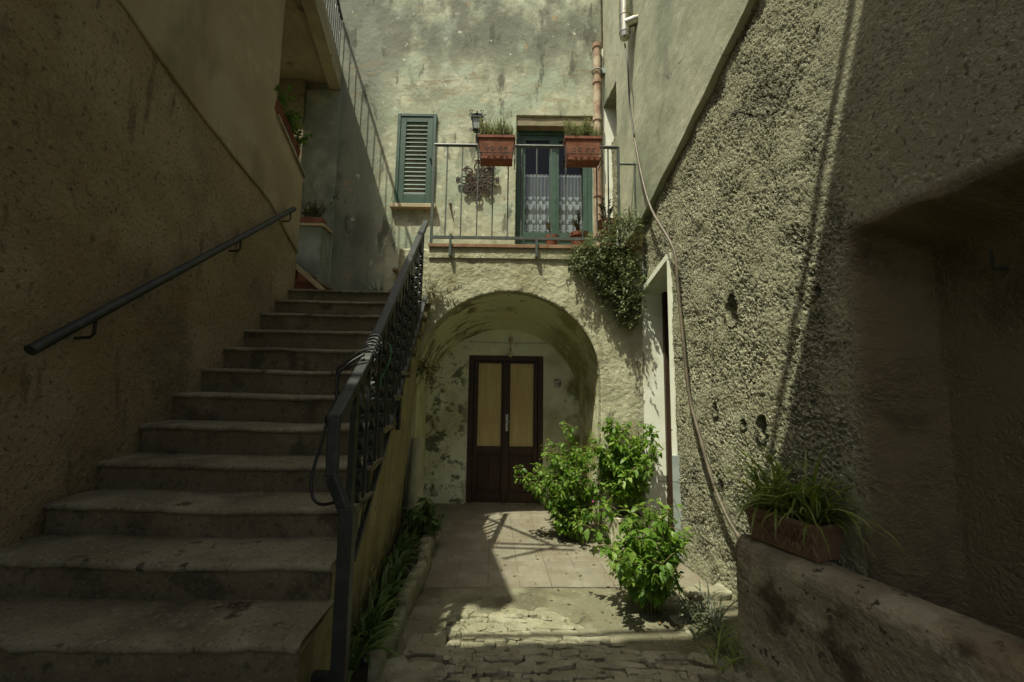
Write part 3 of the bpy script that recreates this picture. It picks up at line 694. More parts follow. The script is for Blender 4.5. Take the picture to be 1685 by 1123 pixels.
obj('sill', MB().bb((sx0 - .05, BACK - .10, sz0 - .065), (sx1 + .04, BACK + .05, sz0 - .003)), M['marble'], house, bevel=.006)

# ------------------------------------------------------------------ left house
lh = thing('plastered_house', 'brown rough plastered house wall on the left beside the stone staircase', 'house', (-2.6, 2, 0))
def lw(off): return lambda u, v: np.stack([LX(u) + off, u, v], 1)
LEND, LPAR = 4.45, 5.28
def partop(u): return np.interp(u, [LEND, LPAR], [4.62, 4.33])
grid_wall('wall', lin(.55, LPAR, .02, LEND), lin(.2, 6.9, .02), lw(0), M['left_plaster'], lh, thick=(-.22, 0, 0), hole=lambda u, v: (u > LEND) & (v > 4.2))
obj('back_wall', MB().prism([(LX(-2.5), -2.5, -.3), (LX(.55), .55, -.3), (LX(.55), .55, 6.9), (LX(-2.5), -2.5, 6.9)], (-.35, 0, 0)), M['left_plaster'], lh)
obj('side_wall', MB().bb((-6.5, LEND - .3, 4.6), (LX(LEND) - .36, LEND - .002, 6.9)), M['left_plaster'], lh)
# upper smooth coat above the slanting seam
def wob(u, sc, seed): return vnoise(np.stack([u, u * 0, u * 0], 1), sc, 5, seed)
def seam(y): return np.interp(y, [0.5, 2.402, 3.3, 4.466, 5.3], [4.42, 3.998, 3.80, 3.639, 3.3])
us = lin(.55, LEND - .004, .025); vs = np.linspace(0, 1, 130)
def upc(u, v):
    s = seam(u) + .035 * wob(u, 2.5, 8)
    return np.stack([LX(u) + .022 + 0 * u, u, s + (6.88 - s) * v], 1)
grid_wall('upper_coat', us, vs, upc, M['left_smooth'], lh, thick=(-.05, 0, 0))
# parapet beyond the corner
def par(u, v):
    b = seam(u) + .035 * wob(u, 2.5, 8); return np.stack([LX(u) + .022, u, b + (partop(u) - b) * v], 1)
grid_wall('parapet', lin(LEND - .004, LPAR + .002, .02), np.linspace(0, 1, 60), par, M['left_smooth'], lh, thick=(-.26, 0, 0))
cp = MB().bar((LX(LEND) - .08, LEND, 4.635), (LX(LPAR) - .08, LPAR + .02, 4.345), .27, .03)
obj('coping', cp, M['stone_pale'], lh)
obj('house_roof', MB().bb((-7, -2.5, 6.9), (LX(1) + .03, LEND, 7.05)), M['terracotta_tile'], lh)

# walkway high above, its edge beam and passage below
wk = thing('walkway', 'concrete walkway with heavy edge beam high above the passage at the left', 'walkway', (-2.8, 5.9, 6.2))
def WX(y): return -2.74 + .2 * (BACK - y)
z0 = 6.235
bm = MB().prism([(WX(1.1) - .175, 1.1, z0), (WX(1.1), 1.1, z0), (WX(BACK), BACK - .01, z0), (WX(BACK) - .175, BACK - .01, z0)], (0, 0, .37))
obj('edge_beam', bm, M['concrete_beam'], wk, bevel=.01)
ub = MB().prism([(-6, LEND + .004, z0 + .12), (WX(LEND) - .178, LEND + .004, z0 + .12), (WX(BACK) - .178, BACK - .012, z0 + .12), (-6, BACK + 1.5, z0 + .12)], (0, 0, .2))
obj('slab', ub, M['concrete_beam'], wk)
ub = MB().prism([(LX(1.1) + .04, 1.12, z0 + .12), (WX(1.1) - .178, 1.12, z0 + .12), (WX(LEND) - .178, LEND, z0 + .12), (LX(LEND) + .07, LEND, z0 + .12)], (0, 0, .2))
obj('slab', ub, M['concrete_beam'], wk)
wr = thing('walkway_railing', 'dark iron railing on the edge of the high walkway at upper left', 'railing', (-2.7, 5, 6.6))
rl = MB()
y = 3.72
while y < BACK - .05:
    bmb = MB().tube([(WX(y) - .05, y, 6.60), (WX(y) - .05, y, 7.45)], .009, 6); obj('baluster', bmb, M['iron'], wr); y += .115
for z, r in ((7.45, .022), (6.70, .012)):
    obj('rail', MB().tube([(WX(3.7) - .05, 3.7, z), (WX(BACK) - .05, BACK - .02, z)], r, 8), M['iron'], wr)
# unseen bars added over the court to cast the crossed shadow
ar = thing('shadow_bars', 'unseen iron bars added by the high walkway to cast the crossed shadow on the tiles', 'shadow bars', (-1.75, 2.4, 6.5))
am = MB()
for a, b in (((-1.95, 2.36), (-1.12, 2.32)), ((-1.95, 2.24), (-1.12, 2.20)), ((-2.3, 3.5), (-1.3, 2.28)), ((-1.85, 1.95), (-1.30, 2.28))):
    am.bar((a[0], a[1], 6.63), (b[0], b[1], 6.63), .05, .02)
obj('bars', am, M['iron'], ar)

# passage at the head of the stair
ps = thing('passage_wall', 'grey washed wall closing the shaded passage beyond the left house corner', 'wall', (-3.3, BACK, 3))
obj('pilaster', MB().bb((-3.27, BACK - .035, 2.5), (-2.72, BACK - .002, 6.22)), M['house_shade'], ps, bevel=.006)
obj('deep_wall', MB().bb((-7, BACK + 1.1, 2), (-3.28, BACK + 1.3, 6.4)), M['shaded_plaster'], ps)
obj('return_wall', MB().bb((-3.27, BACK + .352, 2), (-3.05, BACK + 1.1, 6.4)), M['shaded_plaster'], ps)
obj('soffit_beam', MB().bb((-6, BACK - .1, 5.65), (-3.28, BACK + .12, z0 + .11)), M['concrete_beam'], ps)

# ------------------------------------------------------------------ right house
rh = thing('roughcast_house', 'house wall on the right in coarse roughcast with smooth render above', 'house', (1.8, 3, 0))
LINT = 2.80
def wob(u, sc, seed): return vnoise(np.stack([u, u * 0, u * 0], 1), sc, 5, seed)
def sm(t): t = np.clip(t, 0, 1); return t * t * (3 - 2 * t)
DENTS = []
for px, py, rx, rz, dp in ((1198, 512, .075, .105, .07), (1172, 672, .028, .05, .04), (1246, 705, .035, .075, .05), (1180, 800, .03, .06, .04), (1216, 700, .02, .03, .03), (1335, 480, .02, .02, .03)):
    c = atx(px, py, RX0, RXK); DENTS.append((c.y, c.z, rx, rz, dp))
def rw(off):
    def fn(u, v):
        x = RX(u) + off
        x = x + .30 * sm((2.24 - u + .03 * wob(v, 2.5, 31)) / .16) * sm((2.50 + .05 * wob(u, 3, 32) - v) / .16)
        P = np.stack([u * 0, u, v], 1); nz = vnoise(P, 22, 2, 77)
        for cy, cz, rx, rz, dp in DENTS:
            r = np.sqrt(((u - cy) / rx) ** 2 + ((v - cz) / rz) ** 2) + .35 * nz
            x = x + dp * sm((1.05 - r) / .35) - .012 * np.exp(-((r - 1.25) / .18) ** 2) * (v < cz)
        return np.stack([x, u, v], 1)
    return fn
O1, O2 = 4.25, 4.945
NI = 2.235
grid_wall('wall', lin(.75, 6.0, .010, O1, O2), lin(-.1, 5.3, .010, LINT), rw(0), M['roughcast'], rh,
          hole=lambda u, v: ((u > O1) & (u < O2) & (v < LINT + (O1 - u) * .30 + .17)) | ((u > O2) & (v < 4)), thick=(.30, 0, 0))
obj('near_wall', MB().prism([(RX(-2.5), -2.5, 2.5), (RX(.75), .75, 2.5), (RX(.75), .75, 8), (RX(-2.5), -2.5, 8)], (.3, 0, 0)), M['right_smooth'], rh)
obj('recess_wall', MB().prism([(RX(-2.5) + .3, -2.5, -.3), (RX(.75) + .3, .75, -.3), (RX(.75) + .3, .75, 2.55), (RX(-2.5) + .3, -2.5, 2.55)], (.2, 0, 0)), M['shaded_plaster'], rh)
def rseam(y): return np.interp(y, [0.9, 2.829, 3.8, 4.836, 6.2], [5.3, 4.493, 4.05, 3.646, 3.2])
def wob(u, sc, seed): return vnoise(np.stack([u, u * 0, u * 0], 1), sc, 5, seed)
USPL = 5.62
us = lin(1.0, 6.19, .025, USPL)
def rup(u, v):
    s = rseam(u) + .022 * wob(u, 3.5, 3); return np.stack([RX(u) - .035, u, s + (8.0 - s) * v], 1)
def uh(u, v):
    s = rseam(u); z = s + (8 - s) * v; return (u > USPL) & (z < 6.0)
grid_wall('upper_coat', us, np.linspace(0, 1, 170), rup, M['right_smooth'], rh, thick=(.30, 0, 0), hole=uh)
obj('house_wall_core', MB().prism([(RX(-2.5) + .32, -2.5, 4.8), (RX(6.4) + .32, 6.6, 4.8), (RX(6.4) + .32, 6.6, 8), (RX(-2.5) + .32, -2.5, 8)], (.1, 0, 0)), M['right_smooth'], rh)
# doorway in the right wall
dw = MB().bb((1.525, O2 - .003, -.05), (1.95, O2 + .15, 3.0))
obj('doorway_reveal', dw, M['white_reveal'], rh)
hd_ = MB().prism([(RX(O1) - .02, O1 - .004, LINT + .17), (RX(O2) - .012, O2 - .006, LINT - .04), (RX(O2) - .012, O2 - .006, LINT + .02), (RX(O1) - .02, O1 - .004, LINT + .235)], (.31, 0, 0))
obj('doorway_lintel', hd_, M['white_reveal'], rh)
dm = MB().prism([(1.885, O1 - .2, 0), (1.885, O2 + .1, 0), (1.885, O2 + .1, 3.1), (1.885, O1 - .2, 3.1)], (.05, 0, 0))
obj('doorway_door', dm, M['dark_wood'], rh)
fm = MB().bb((1.765, O2 - .06, 0), (1.882, O2 - .005, 2.9))
obj('door_frame', fm, M['dark_wood'], rh)
obj('jamb_edge', MB().bb((RX(O1) - .022, O1 - .004, 1.0), (RX(O1) + .03, O1 + .008, LINT + .16)), M['white_reveal'], rh)
bd = tag(obj('board', MB().bb((RX(O1) - .03, O1 - .03, .05), (RX(O1) + .05, O1 - .006, 1.0)), M['grey_metal'], bevel=.003), 'narrow grey board standing against the near jamb of the right doorway', 'board')
bk = tag(obj('wall_hook', MB().tube([(2.155, 1.80, 2.17), (2.09, 1.80, 2.17), (2.085, 1.80, 2.25)], .006, 6), M['iron']), 'small bent iron hook in the dark recess of the right wall', 'hook')

# unseen slab added above the viewer, edge shaped to shade the foreground
hb = thing('overhead_shade_slab', 'unseen slab added overhead between the two houses to shade the foreground', 'shade slab', (0, -1, 7))
EZ = 6.9
EDGE = [(-6, .24), (-2.25, .36), (-.72, .46), (-.38, .74), (-.05, .82), (4, .95)]
obj('body', MB().prism([(-6, -3.4, EZ)] + [(4, -3.4, EZ)] + [(x, y, EZ) for x, y in reversed(EDGE)], (0, 0, .12)), M['left_plaster'], hb)
cb_ = tag(obj('cable', MB().tube([(x, y + .17, EZ - .12) for x, y in EDGE], .028, 8), M['black_cable']), 'cable strung under the unseen overhead slab throwing the thin shadow on the right wall', 'cable')

# ------------------------------------------------------------------ staircase
st = thing('stone_staircase', 'worn stone staircase climbing the left wall to a landing', 'staircase', (-1.7, 1.6, 0))
ys = [1060, 927, 835, 764, 702, 650, 609, 573, 543, 516, 494, 476]
noses = []
for i, yy in enumerate(ys):
    d = 1.75 + .306 * i; noses.append((d, at(560, yy, d).z))
noses = [(1.75 - .306 * 3, noses[0][1] - .51), (1.75 - .306 * 2, noses[0][1] - .34), (1.444, noses[0][1] - .17)] + noses
for i, (d, z) in enumerate(noses):
    last = i == len(noses) - 1
    d2 = (noses[i + 1][0] + .035) if not last else BACK - .003
    x0, x1 = LX(d) + .0, SX(d) + .006
    # nosed tread: profile in (depth, height), swept across, worn by noise
    R = .027; prof = [(d + .03, z - .040), (d + .010, z - .039), (d - .002, z - .033), (d - .006, z - .021), (d - .001, z - .009), (d + .014, z - .002), (d + .04, z)]
    prof += [(d + .04 + (d2 - d - .04) * k / 6, z + .004 * k / 6) for k in range(1, 7)]
    xs = np.linspace(x0 - .02, x1 + .012, 240); vs = []
    for x in xs: vs += [(x, p[0], p[1]) for p in prof]
    A = np.array(vs); amp = .008; A += (np.array([[0, 1, .7]]) * (.005 * vnoise(A, 17, 3, i + 80) - .010 * np.clip(vnoise(A, 9, 2, i + 60) - .38, 0, 1) * 2)[:, None])
    A[:, 2] += amp * (vnoise(A, 3.2, 4, i) - .1); A[:, 1] += .009 * vnoise(A + 7, 5, 4, i + 40)
    # wear: treads dip towards the middle
    xc = (A[:, 0] - x0) / (x1 - x0); A[:, 2] -= .012 * np.exp(-((xc - .55) / .25) ** 2)
    n = len(prof); mb = MB().add(A.tolist(), [(a * n + k, (a + 1) * n + k, (a + 1) * n + k + 1, a * n + k + 1) for a in range(len(xs) - 1) for k in range(n - 1)])
    mb.f.append(tuple((len(xs) - 1) * n + k for k in range(n)))
    obj('tread', mb, M['step_stone'], st, smooth=True)
    zb = noises_z = noses[i - 1][1] if i else -.3
    us_ = np.linspace(x0 - .02, x1, 90); vv = np.linspace(zb - .01, z - .03, 14)
    grid_wall('riser', us_, vv, lambda u, v: np.stack([u, np.full_like(u, d + .024), v], 1), M['riser'], st, noise=lambda P: np.stack([0 * P[:, 0], .009 * vnoise(P, 5, 4, i + 9), 0 * P[:, 0]], 1))
# side wall under the treads
us_ = lin(.8, FACE + .0, .02); vv = np.linspace(0, 1, 90)
dd = np.array([n[0] for n in noses]); zz = np.array([n[1] for n in noses])
def steptop(y):
    k = np.clip(np.searchsorted(dd + .05, y) - 1, 0, len(dd) - 1); return zz[k] - .05
def sidew(u, v):
    t = steptop(u); return np.stack([SX(u) - .075 * np.clip(u - 2.0, 0, 9) * (1 - v) ** .6, u, -.3 + (t + .3) * v], 1)
grid_wall('side_wall', us_, vv, sidew, M['stair_side'], st, noise=lambda P: np.stack([.014 * vnoise(P, 3, 4, 2), 0 * P[:, 0], 0 * P[:, 0]], 1), thick=(-.1, 0, 0))
# two more steps from the landing up to the balcony
zl = noses[-1][1]
for k in range(2):
    b = MB().bb((-1.42 + .22 * k, FACE + .06, zl - .02), (-1.005, BACK - .02, zl + .2 * (k + 1)))
    s_ = obj('balcony_step', b, M['stair_side'], st)
    obj('step_tile', MB().bb((-1.45 + .22 * k, FACE + .03, zl + .2 * (k + 1) + .002), (-1.004, BACK - .02, zl + .2 * (k + 1) + .035)), M['terracotta_tile'], s_, bevel=.003)
# tiled steps rising to the left behind the house corner
ts = thing('tiled_steps', 'red tiled steps rising to the left from the stair head behind the corner', 'steps', (-3, 5.7, zl))
for k in range(4):
    x1_ = -2.62 - .26 * k + .09
    c = obj('riser_block', MB().bb((-4.2, 5.38, zl + .17 * k), (x1_, BACK - .04, zl + .17 * (k + 1) - .025)), M['terracotta'], ts)
    obj('step_top', MB().bb((-4.2, 5.375, zl + .17 * (k + 1) - .024), (x1_ + .02, BACK - .041, zl + .17 * (k + 1) - .001)), M['terracotta_tile'], ts)
obj('sloping_kerb', MB().bar((-2.42, 5.33, zl + .03), (-3.1, 5.33, zl + .60), .06, .05), M['marble'], ts)
# block with the flower pot
bl = thing('cheek_wall', 'low grey block wall with stone cap at the back of the landing', 'wall', (-3, BACK - .2, zl))
bx0, bx1 = at(485, 400, BACK).x, at(545, 400, BACK).x
bz = at(520, 374, BACK - .2).z
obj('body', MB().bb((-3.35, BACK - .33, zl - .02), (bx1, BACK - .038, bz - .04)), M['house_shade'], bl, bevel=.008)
obj('cap', MB().bb((-3.38, BACK - .36, bz - .039), (bx1 + .03, BACK - .037, bz)), M['marble'], bl, bevel=.004)

# ------------------------------------------------------------------ stair railing
sr_ = thing('stair_railing', 'dark iron railing with twisted balusters along the open side of the staircase', 'railing', (-.85, 2.2, 0))
def sp_(px, py): return atx(px, py, SX0 + .0, SXK)
P0, P1, P2, P3 = sp_(551, 690), sp_(574, 648), sp_(602, 596), sp_(701, 366)
hr = MB()
for a, b in ((P0, P1), (P1, P2), (P2, P3)): hr.bar(a, b, .062, .05)
nd, md = at(546, 785, 1.99), at(568, 842, 1.955)
hr.bar(P0 + Vector((0, 0, .02)), nd, .055, .035, up=(0, 1, 0)); hr.bar(nd, md, .055, .035, up=(0, 1, .3))
obj('handrail', hr, M['iron'], sr_, bevel=.008)
PX = at(546, 1040, 1.93).x
obj('post', MB().bb((PX, 1.93, .05), (PX + .062, 1.985, md.z + .015)), M['iron'], sr_, bevel=.004)
obj('post_bracket', MB().bb((PX - .10, 1.935, .37), (PX - .001, 1.975, .41)), M['iron'], sr_)
B0, B1 = sp_(579, 922), sp_(701, 488)
obj('bottom_rail', MB().bar(B0, B1, .04, .035), M['iron'], sr_, bevel=.004)
obj('upright', MB().bar((SX(2.33), 2.33, B0.z), (SX(2.33), 2.33, 1.58), .05, .03, up=(1, 0, 0)), M['iron'], sr_)
def along(a, b, y): t = (y - a.y) / (b.y - a.y); return a + (b - a) * t
y = 2.46; kk = 0
while y < 4.44:
    lo = along(B0, B1, y); hi = along(P2, P3, y) - Vector((0, 0, .02)); mb = MB()
    if kk % 2 == 0:     # flat twisted bar
        n = 40; vs = []
        for i in range(n + 1):
            t = i / n; a = 0 if t < .2 or t > .8 else (t - .2) / .6 * math.pi * 6
            c = lo.lerp(hi, t); e1 = Vector((math.sin(a), math.cos(a), 0)) * .022; e2 = Vector((math.cos(a), -math.sin(a), 0)) * .005
            vs += [c + e1 + e2, c + e1 - e2, c - e1 - e2, c - e1 + e2]
        fs = [(i * 4 + k, i * 4 + (k + 1) % 4, (i + 1) * 4 + (k + 1) % 4, (i + 1) * 4 + k) for i in range(n) for k in range(4)]
        mb.add(vs, fs)
    else:
        mb.bar(lo, hi, .016, .016, up=(1, 0, 0))
    obj('baluster', mb, M['iron'], sr_); y += .115; kk += 1
obj('foot_bracket', MB().bar((SX(3.4) - .12, 3.4, along(B0, B1, 3.4).z - .10), (SX(3.4) + .02, 3.4, along(B0, B1, 3.4).z - .10), .05, .03).bar((SX(3.4) + .02, 3.4, along(B0, B1, 3.4).z - .22), (SX(3.4) + .02, 3.4, along(B0, B1, 3.4).z), .05, .03, up=(1, 0, 0)), M['iron'], sr_)

# wall handrail on the left
wh = thing('wall_handrail', 'round dark grey handrail sloping up the left plastered wall', 'handrail', (-2.4, 3.5, 2.6))
off = .11
a_, b_ = atx(50, 577, LX0 + off, LXK), atx(484, 344, LX0 + off, LXK)
obj('tube', MB().tube([a_, b_], .028, 14), M['iron'], wh, smooth=False)
for t in (.12, .62, .97):
    p = a_.lerp(b_, t)
    obj('bracket', MB().tube([p - Vector((0, 0, .02)), p - Vector((.0, 0, .11)), p - Vector((.02, 0, .13)), (LX(p.y) - .02, p.y - .02, p.z - .14)], .009, 8), M['iron'], wh, smooth=True)

# ------------------------------------------------------------------ balcony railing
br = thing('balcony_railing', 'slim iron balcony railing above the arch with plain square bars', 'railing', (0, FACE, 3.33))
RY = FACE + .03
tz, bz_ = 4.62, 3.435
xa, xb = -.995, 1.285
obj('top_rail', MB().tube([(xa, RY, tz), (xb, RY, tz)], .021, 8), M['rail_iron'], br)
obj('low_rail', MB().bb((xa, RY - .012, bz_ - .017), (xb - .1, RY + .012, bz_ + .017)), M['rail_iron'], br)
obj('post', MB().bar((xa, RY, 3.33), (xa, RY, tz), .03, .03, up=(0, 1, 0)), M['rail_iron'], br)
obj('post', MB().bar((xb, RY, 3.40), (xb, RY, tz), .028, .028, up=(0, 1, 0)), M['rail_iron'], br)
for px in (735, 760, 786, 811, 836, 858, 883, 907, 931, 958, 982, 1001):
    q = at(px, 300, RY); obj('baluster', MB().bar((q.x, RY, bz_), (q.x, RY, tz), .015, .015, up=(0, 1, 0)), M['rail_iron'], br)
for px in (741, 883):
    q = at(px, 400, FACE - .07)
    obj('support_foot', MB().bar((q.x, FACE - .07, bz_ - .0), (q.x, FACE - .07, bz_ - .26), .028, .022, up=(0, 1, 0)).bar((q.x, RY, bz_ - .005), (q.x, FACE - .08, bz_ - .005), .028, .02).bar((q.x, FACE - .08, bz_ - .25), (q.x, FACE + .04, bz_ - .25), .03, .02), M['rail_iron'], br)
obj('side_arm', MB().tube([(xb, RY, 4.40), (RX(FACE) - .0, RY, 4.40)], .012, 6).tube([(RX(FACE) - .05, RY, 4.42), (RX(FACE) - .05, RY, 3.75)], .009, 6), M['rail_iron'], br)

# terracotta troughs on the railing
def rail_trough(pxa, pxb, label, plabel):
    yc = FACE - .12
    a, b = at(pxa, 240, yc - .08), at(pxb, 240, yc - .08); zt, zb = at(815, 223, yc - .08).z, at(815, 263, yc - .08).z
    t = thing('rail_trough', label, 'planter', ((a.x + b.x) / 2, yc, zb), 'terracotta troughs hung on the balcony rail')
    x0, x1 = a.x, b.x; hw = .085; m = MB()
    for (za, wa, la), (zc, wc, lc) in (((zb + .05, .065, -.03), (zt - .035, .082, -.005)), ((zt - .035, .094, .006), (zt, .094, .006))):
        m.add([(x0 - la, yc - wa, za), (x1 + la, yc - wa, za), (x1 + la, yc + wa, za), (x0 - la, yc + wa, za), (x0 - lc, yc - wc, zc), (x1 + lc, yc - wc, zc), (x1 + lc, yc + wc, zc), (x0 - lc, yc + wc, zc)],
              [(3, 2, 1, 0), (0, 1, 5, 4), (1, 2, 6, 5), (2, 3, 7, 6), (3, 0, 4, 7)])
    obj('box', m, M['terracotta'], t, bevel=.004)
    obj('saucer', MB().bb((x0 + .025, yc - .08, zb), (x1 - .025, yc + .08, zb + .045)), M['terracotta'], t, bevel=.008)
    obj('earth', MB().bb((x0 + .01, yc - .085, zt - .03), (x1 - .01, yc + .085, zt - .015)), M['soil'], t)
    h = MB(); yf = yc - .105; zm = zb + .075
    h.tube([(x0 - .005, yc + .15, zm), (x0 - .005, yf, zm), (x1 + .005, yf, zm), (x1 + .005, yc + .15, zm)], .006, 6)
    for x in (x0 + .0, x1 - .0): h.bar((x, yf, zm - .03), (x, yf, zm + .11), .02, .008, up=(0, 1, 0)); h.tube([(x, yf, zb - .005), (x, yc + .13, zb - .005)], .006, 6)
    xc = (x0 + x1) / 2
    for s in (-1, 1):   # scrolls
        for cx_, r0_ in ((.045, .028), (.11, .022)):
            pts = []
            for i in range(26):
                th = i / 25 * 2.6 * math.pi; r = r0_ * (1 - .7 * i / 25); pts.append((xc + s * (cx_ + r * math.cos(th)), yf, zm + .045 + r * math.sin(th) * 1.2))
            h.tube(pts, .0055, 5)
    obj('holder', h, M['dark_rust'], t)
    P, D, U, Ls, Ws = [], [], [], [], []; sm = MB()
    pl = thing('herb_plants', plabel, 'plant', ((x0 + x1) / 2, yc, zt), 'herbs in the balcony troughs')
    for i in range(300):
        bx = Vector((random.uniform(x0 + .02, x1 - .02), yc + random.uniform(-.07, .07), zt - .02))
        cl = .75 + .25 * math.sin((bx.x - x0) / (x1 - x0) * 13); hh = random.uniform(.19, .31) * cl
        e = bx + Vector((random.gauss(0, .03), random.gauss(0, .03), hh)); sm.tube([bx, e], [.0025, .0015], 4)
        for j in range(9):
            p = bx.lerp(e, .3 + .7 * j / 8); a2 = random.uniform(0, 6.28)
            P.append(p); D.append((math.cos(a2), math.sin(a2), random.uniform(.2, 1.2))); U.append((0, 0, 1)); L = random.uniform(.014, .026); Ls.append(L); Ws.append(L * .35)
    leaves('foliage', P, D, U, Ls, Ws, M['leaf_herb'], pl, .1); obj('stems', sm, M['wood_stem'], pl)
rail_trough(787, 847, 'terracotta trough in an iron holder on the rail beside the lantern', 'grey green herbs in the trough beside the lantern')
rail_trough(930, 990, 'terracotta trough in an iron holder on the rail near the drainpipe', 'grey green herbs in the trough near the drainpipe')

# ------------------------------------------------------------------ lantern, ornament, pipes
def scroll(c, r, s, turns=1.4, n=22, plane='xz', flip=1):
    pts = []
    for i in range(n):
        th = i / (n - 1) * turns * 2 * math.pi; q = r * (1 - .75 * i / (n - 1))
        pts.append(Vector(c) + Vector((s * q * math.cos(th), 0, flip * q * math.sin(th))))
    return pts
lc = at(785, 203, BACK - .2); t = thing('wall_lantern', 'black wrought iron lantern on the plaster between shutter and balcony door', 'lantern', (lc.x, BACK, lc.z))
ln = MB(); zt, zb = lc.z + .10, lc.z - .115; wt, wb = .075, .052
for sx, sy in ((1, 1), (1, -1), (-1, 1), (-1, -1)):
    ln.tube([(lc.x + sx * wt, lc.y + sy * wt, zt), (lc.x + sx * wb, lc.y + sy * wb, zb)], .008, 6)
    ln.tube([Vector((lc.x + sx * (wt + .0), lc.y + sy * wt, zt))] + [Vector((lc.x + sx * (wt + .03 * math.sin(a)), lc.y + sy * (wt + .02 * math.sin(a)), zt + .03 - .03 * math.cos(a))) for a in (1, 2, 3, 4)], .006, 5)
for wd, z in ((wt, zt), (wb, zb), ((wt + wb) / 2 + .012, lc.z + .055)):
    q = [(lc.x + a * wd, lc.y + b * wd, z) for a, b in ((1, 1), (-1, 1), (-1, -1), (1, -1), (1, 1))]
    for k in range(4): ln.bar(q[k], q[k + 1], .014, .012)
ln.lathe(lc, [(.001, .20), (.012, .19), (.006, .175), (.03, .16), (.045, .135), (.105, .10)], 4)
ln.tube([(lc.x, lc.y, zb), (lc.x, lc.y, zb - .045)], [.012, .004], 6)
ln.tube([(lc.x, lc.y, zb)] + [(lc.x, lc.y + .19 * k / 6, zb - .05 - .05 * math.sin(k / 6 * 3.1)) for k in range(7)], .009, 6)
ln.bb((lc.x - .035, BACK - .02, zb - .16), (lc.x + .035, BACK - .004, zb + .06))
for s in (-1, 1): ln.tube(scroll((lc.x + s * .085, lc.y, zb + .0), .03, s), .005, 5); ln.tube(scroll((lc.x + s * .105, lc.y, zt + .02), .028, s), .005, 5)
obj('frame', ln, M['iron'], t)
gp = MB().add([(lc.x + a * q, lc.y + b * q, z) for (q, z) in ((wb - .004, zb + .01), (wt - .004, zt - .01)) for a, b in ((1, 1), (-1, 1), (-1, -1), (1, -1))], [(k, (k + 1) % 4, (k + 1) % 4 + 4, k + 4) for k in range(4)])
obj('glass', gp, M['grey_metal'], t)

oc = at(786, 297, BACK - .05)
t = thing('iron_ornament', 'rusty wrought iron sunburst ornament hanging on the plaster behind the bars', 'wall ornament', (oc.x, BACK, oc.z))
om = MB()
for r in (.055, .09, .115): om.tube([oc + Vector((r * math.cos(a), 0, r * math.sin(a))) for a in [i * math.pi / 16 for i in range(33)]], .009, 5)
for k in range(12):
    a = k * math.pi / 6; om.tube([oc + Vector((math.cos(a + s * .5) * r, 0, math.sin(a + s * .5) * r)) for r, s in ((.01, 0), (.05, .5), (.11, 0))], .009, 5)
for k in range(8):
    a = k * math.pi / 4; d = Vector((math.cos(a), 0, math.sin(a))); n_ = Vector((-d.z, 0, d.x)); R = .30 if k % 2 == 0 else .26
    for s in (-1, 1):
        om.tube([oc + d * (.115 + (R - .115) * q) + n_ * s * (.055 * math.sin(q * math.pi)) for q in [i / 12 for i in range(13)]], .010, 5)
        pts = []
        for i in range(18):
            th = i / 17 * 2.4 * math.pi; r = .028 * (1 - .7 * i / 17); pts.append(oc + d * (R + r * math.sin(th) * .9) + n_ * s * (.028 - r * math.cos(th)))
        om.tube(pts, .009, 5)
        pts = [oc + d * (.16 + .02 * math.sin(i / 11 * 5)) + n_ * s * (.03 * (1 - i / 14)) for i in range(12)]
        om.tube(pts, .008, 5)
    om.tube([oc + d * .12, oc + d * (R + .03)], .008, 5)
obj('scrollwork', om, M['dark_rust'], t)
hk = at(742, 345, BACK - .03)
tag(obj('shutter_hook', MB().tube([hk + Vector((.0, .03, .10)), hk + Vector((-.02, -.02, .08)), hk + Vector((.0, -.01, .0)), hk + Vector((.035, 0, -.14))], [.012, .012, .010, .007], 6), M['rust']), 'rusty iron shutter catch on the plaster between shutter and ornament', 'hook')
h2 = at(553, 327, BACK - .05)
tag(obj('line_hook', MB().tube([h2 + Vector((-.04, .05, .0)), h2 + Vector((-.03, -.04, .01)), h2 + Vector((.03, -.05, .01)), h2 + Vector((.05, -.03, -.04))], .009, 6), M['iron']), 'short black iron hook on the shaded grey wall above the flower pot', 'hook')

dp = thing('drainpipe', 'clay drainpipe of stacked terracotta sections beside the balcony door', 'drainpipe', (1.26, BACK - .09, 3.33))
dx, dy = 1.265, BACK - .085
z = 3.335
lens = [.62, .62, .60, .62, .62, .60]
for L in lens:
    o = obj('pipe_section', MB().lathe((dx, dy, z), [(.0, 0), (.055, 0), (.058, L - .09), (.060, L - .08), (.071, L - .07), (.071, L - .004), (.0, L - .004)], 18), M['terracotta_pale'], dp, smooth=False); z += L
obj('clamp', MB().tube([(dx + .075 * math.cos(a), dy + .075 * math.sin(a), 6.55) for a in [i * math.pi / 10 for i in range(21)]], .012, 6).bb((dx + .07, dy - .02, 6.52), (dx + .17, dy + .10, 6.60)), M['grey_metal'], dp)

fl = thing('flue_pipe', 'shiny steel flue elbow fixed at the top of the right wall', 'flue', (1.5, 4.9, 6))
q = atx(1028, 45, RX0 - .16, RXK)
fp = MB().lathe((q.x, q.y, q.z), [(.0, -.15), (.06, -.15), (.066, -.09), (.072, -.085), (.072, -.06), (.066, -.055), (.066, .14), (.072, .145), (.072, .17), (.066, .175), (.066, .9)], 24)
obj('pipe', fp, M['tin'], fl, smooth=False)
obj('branch', MB().tube([(q.x, q.y - .02, q.z + .02), (q.x + .1, q.y - .04, q.z + .05), (RX(q.y) + .0, q.y - .05, q.z + .06)], .06, 20), M['tin'], fl)

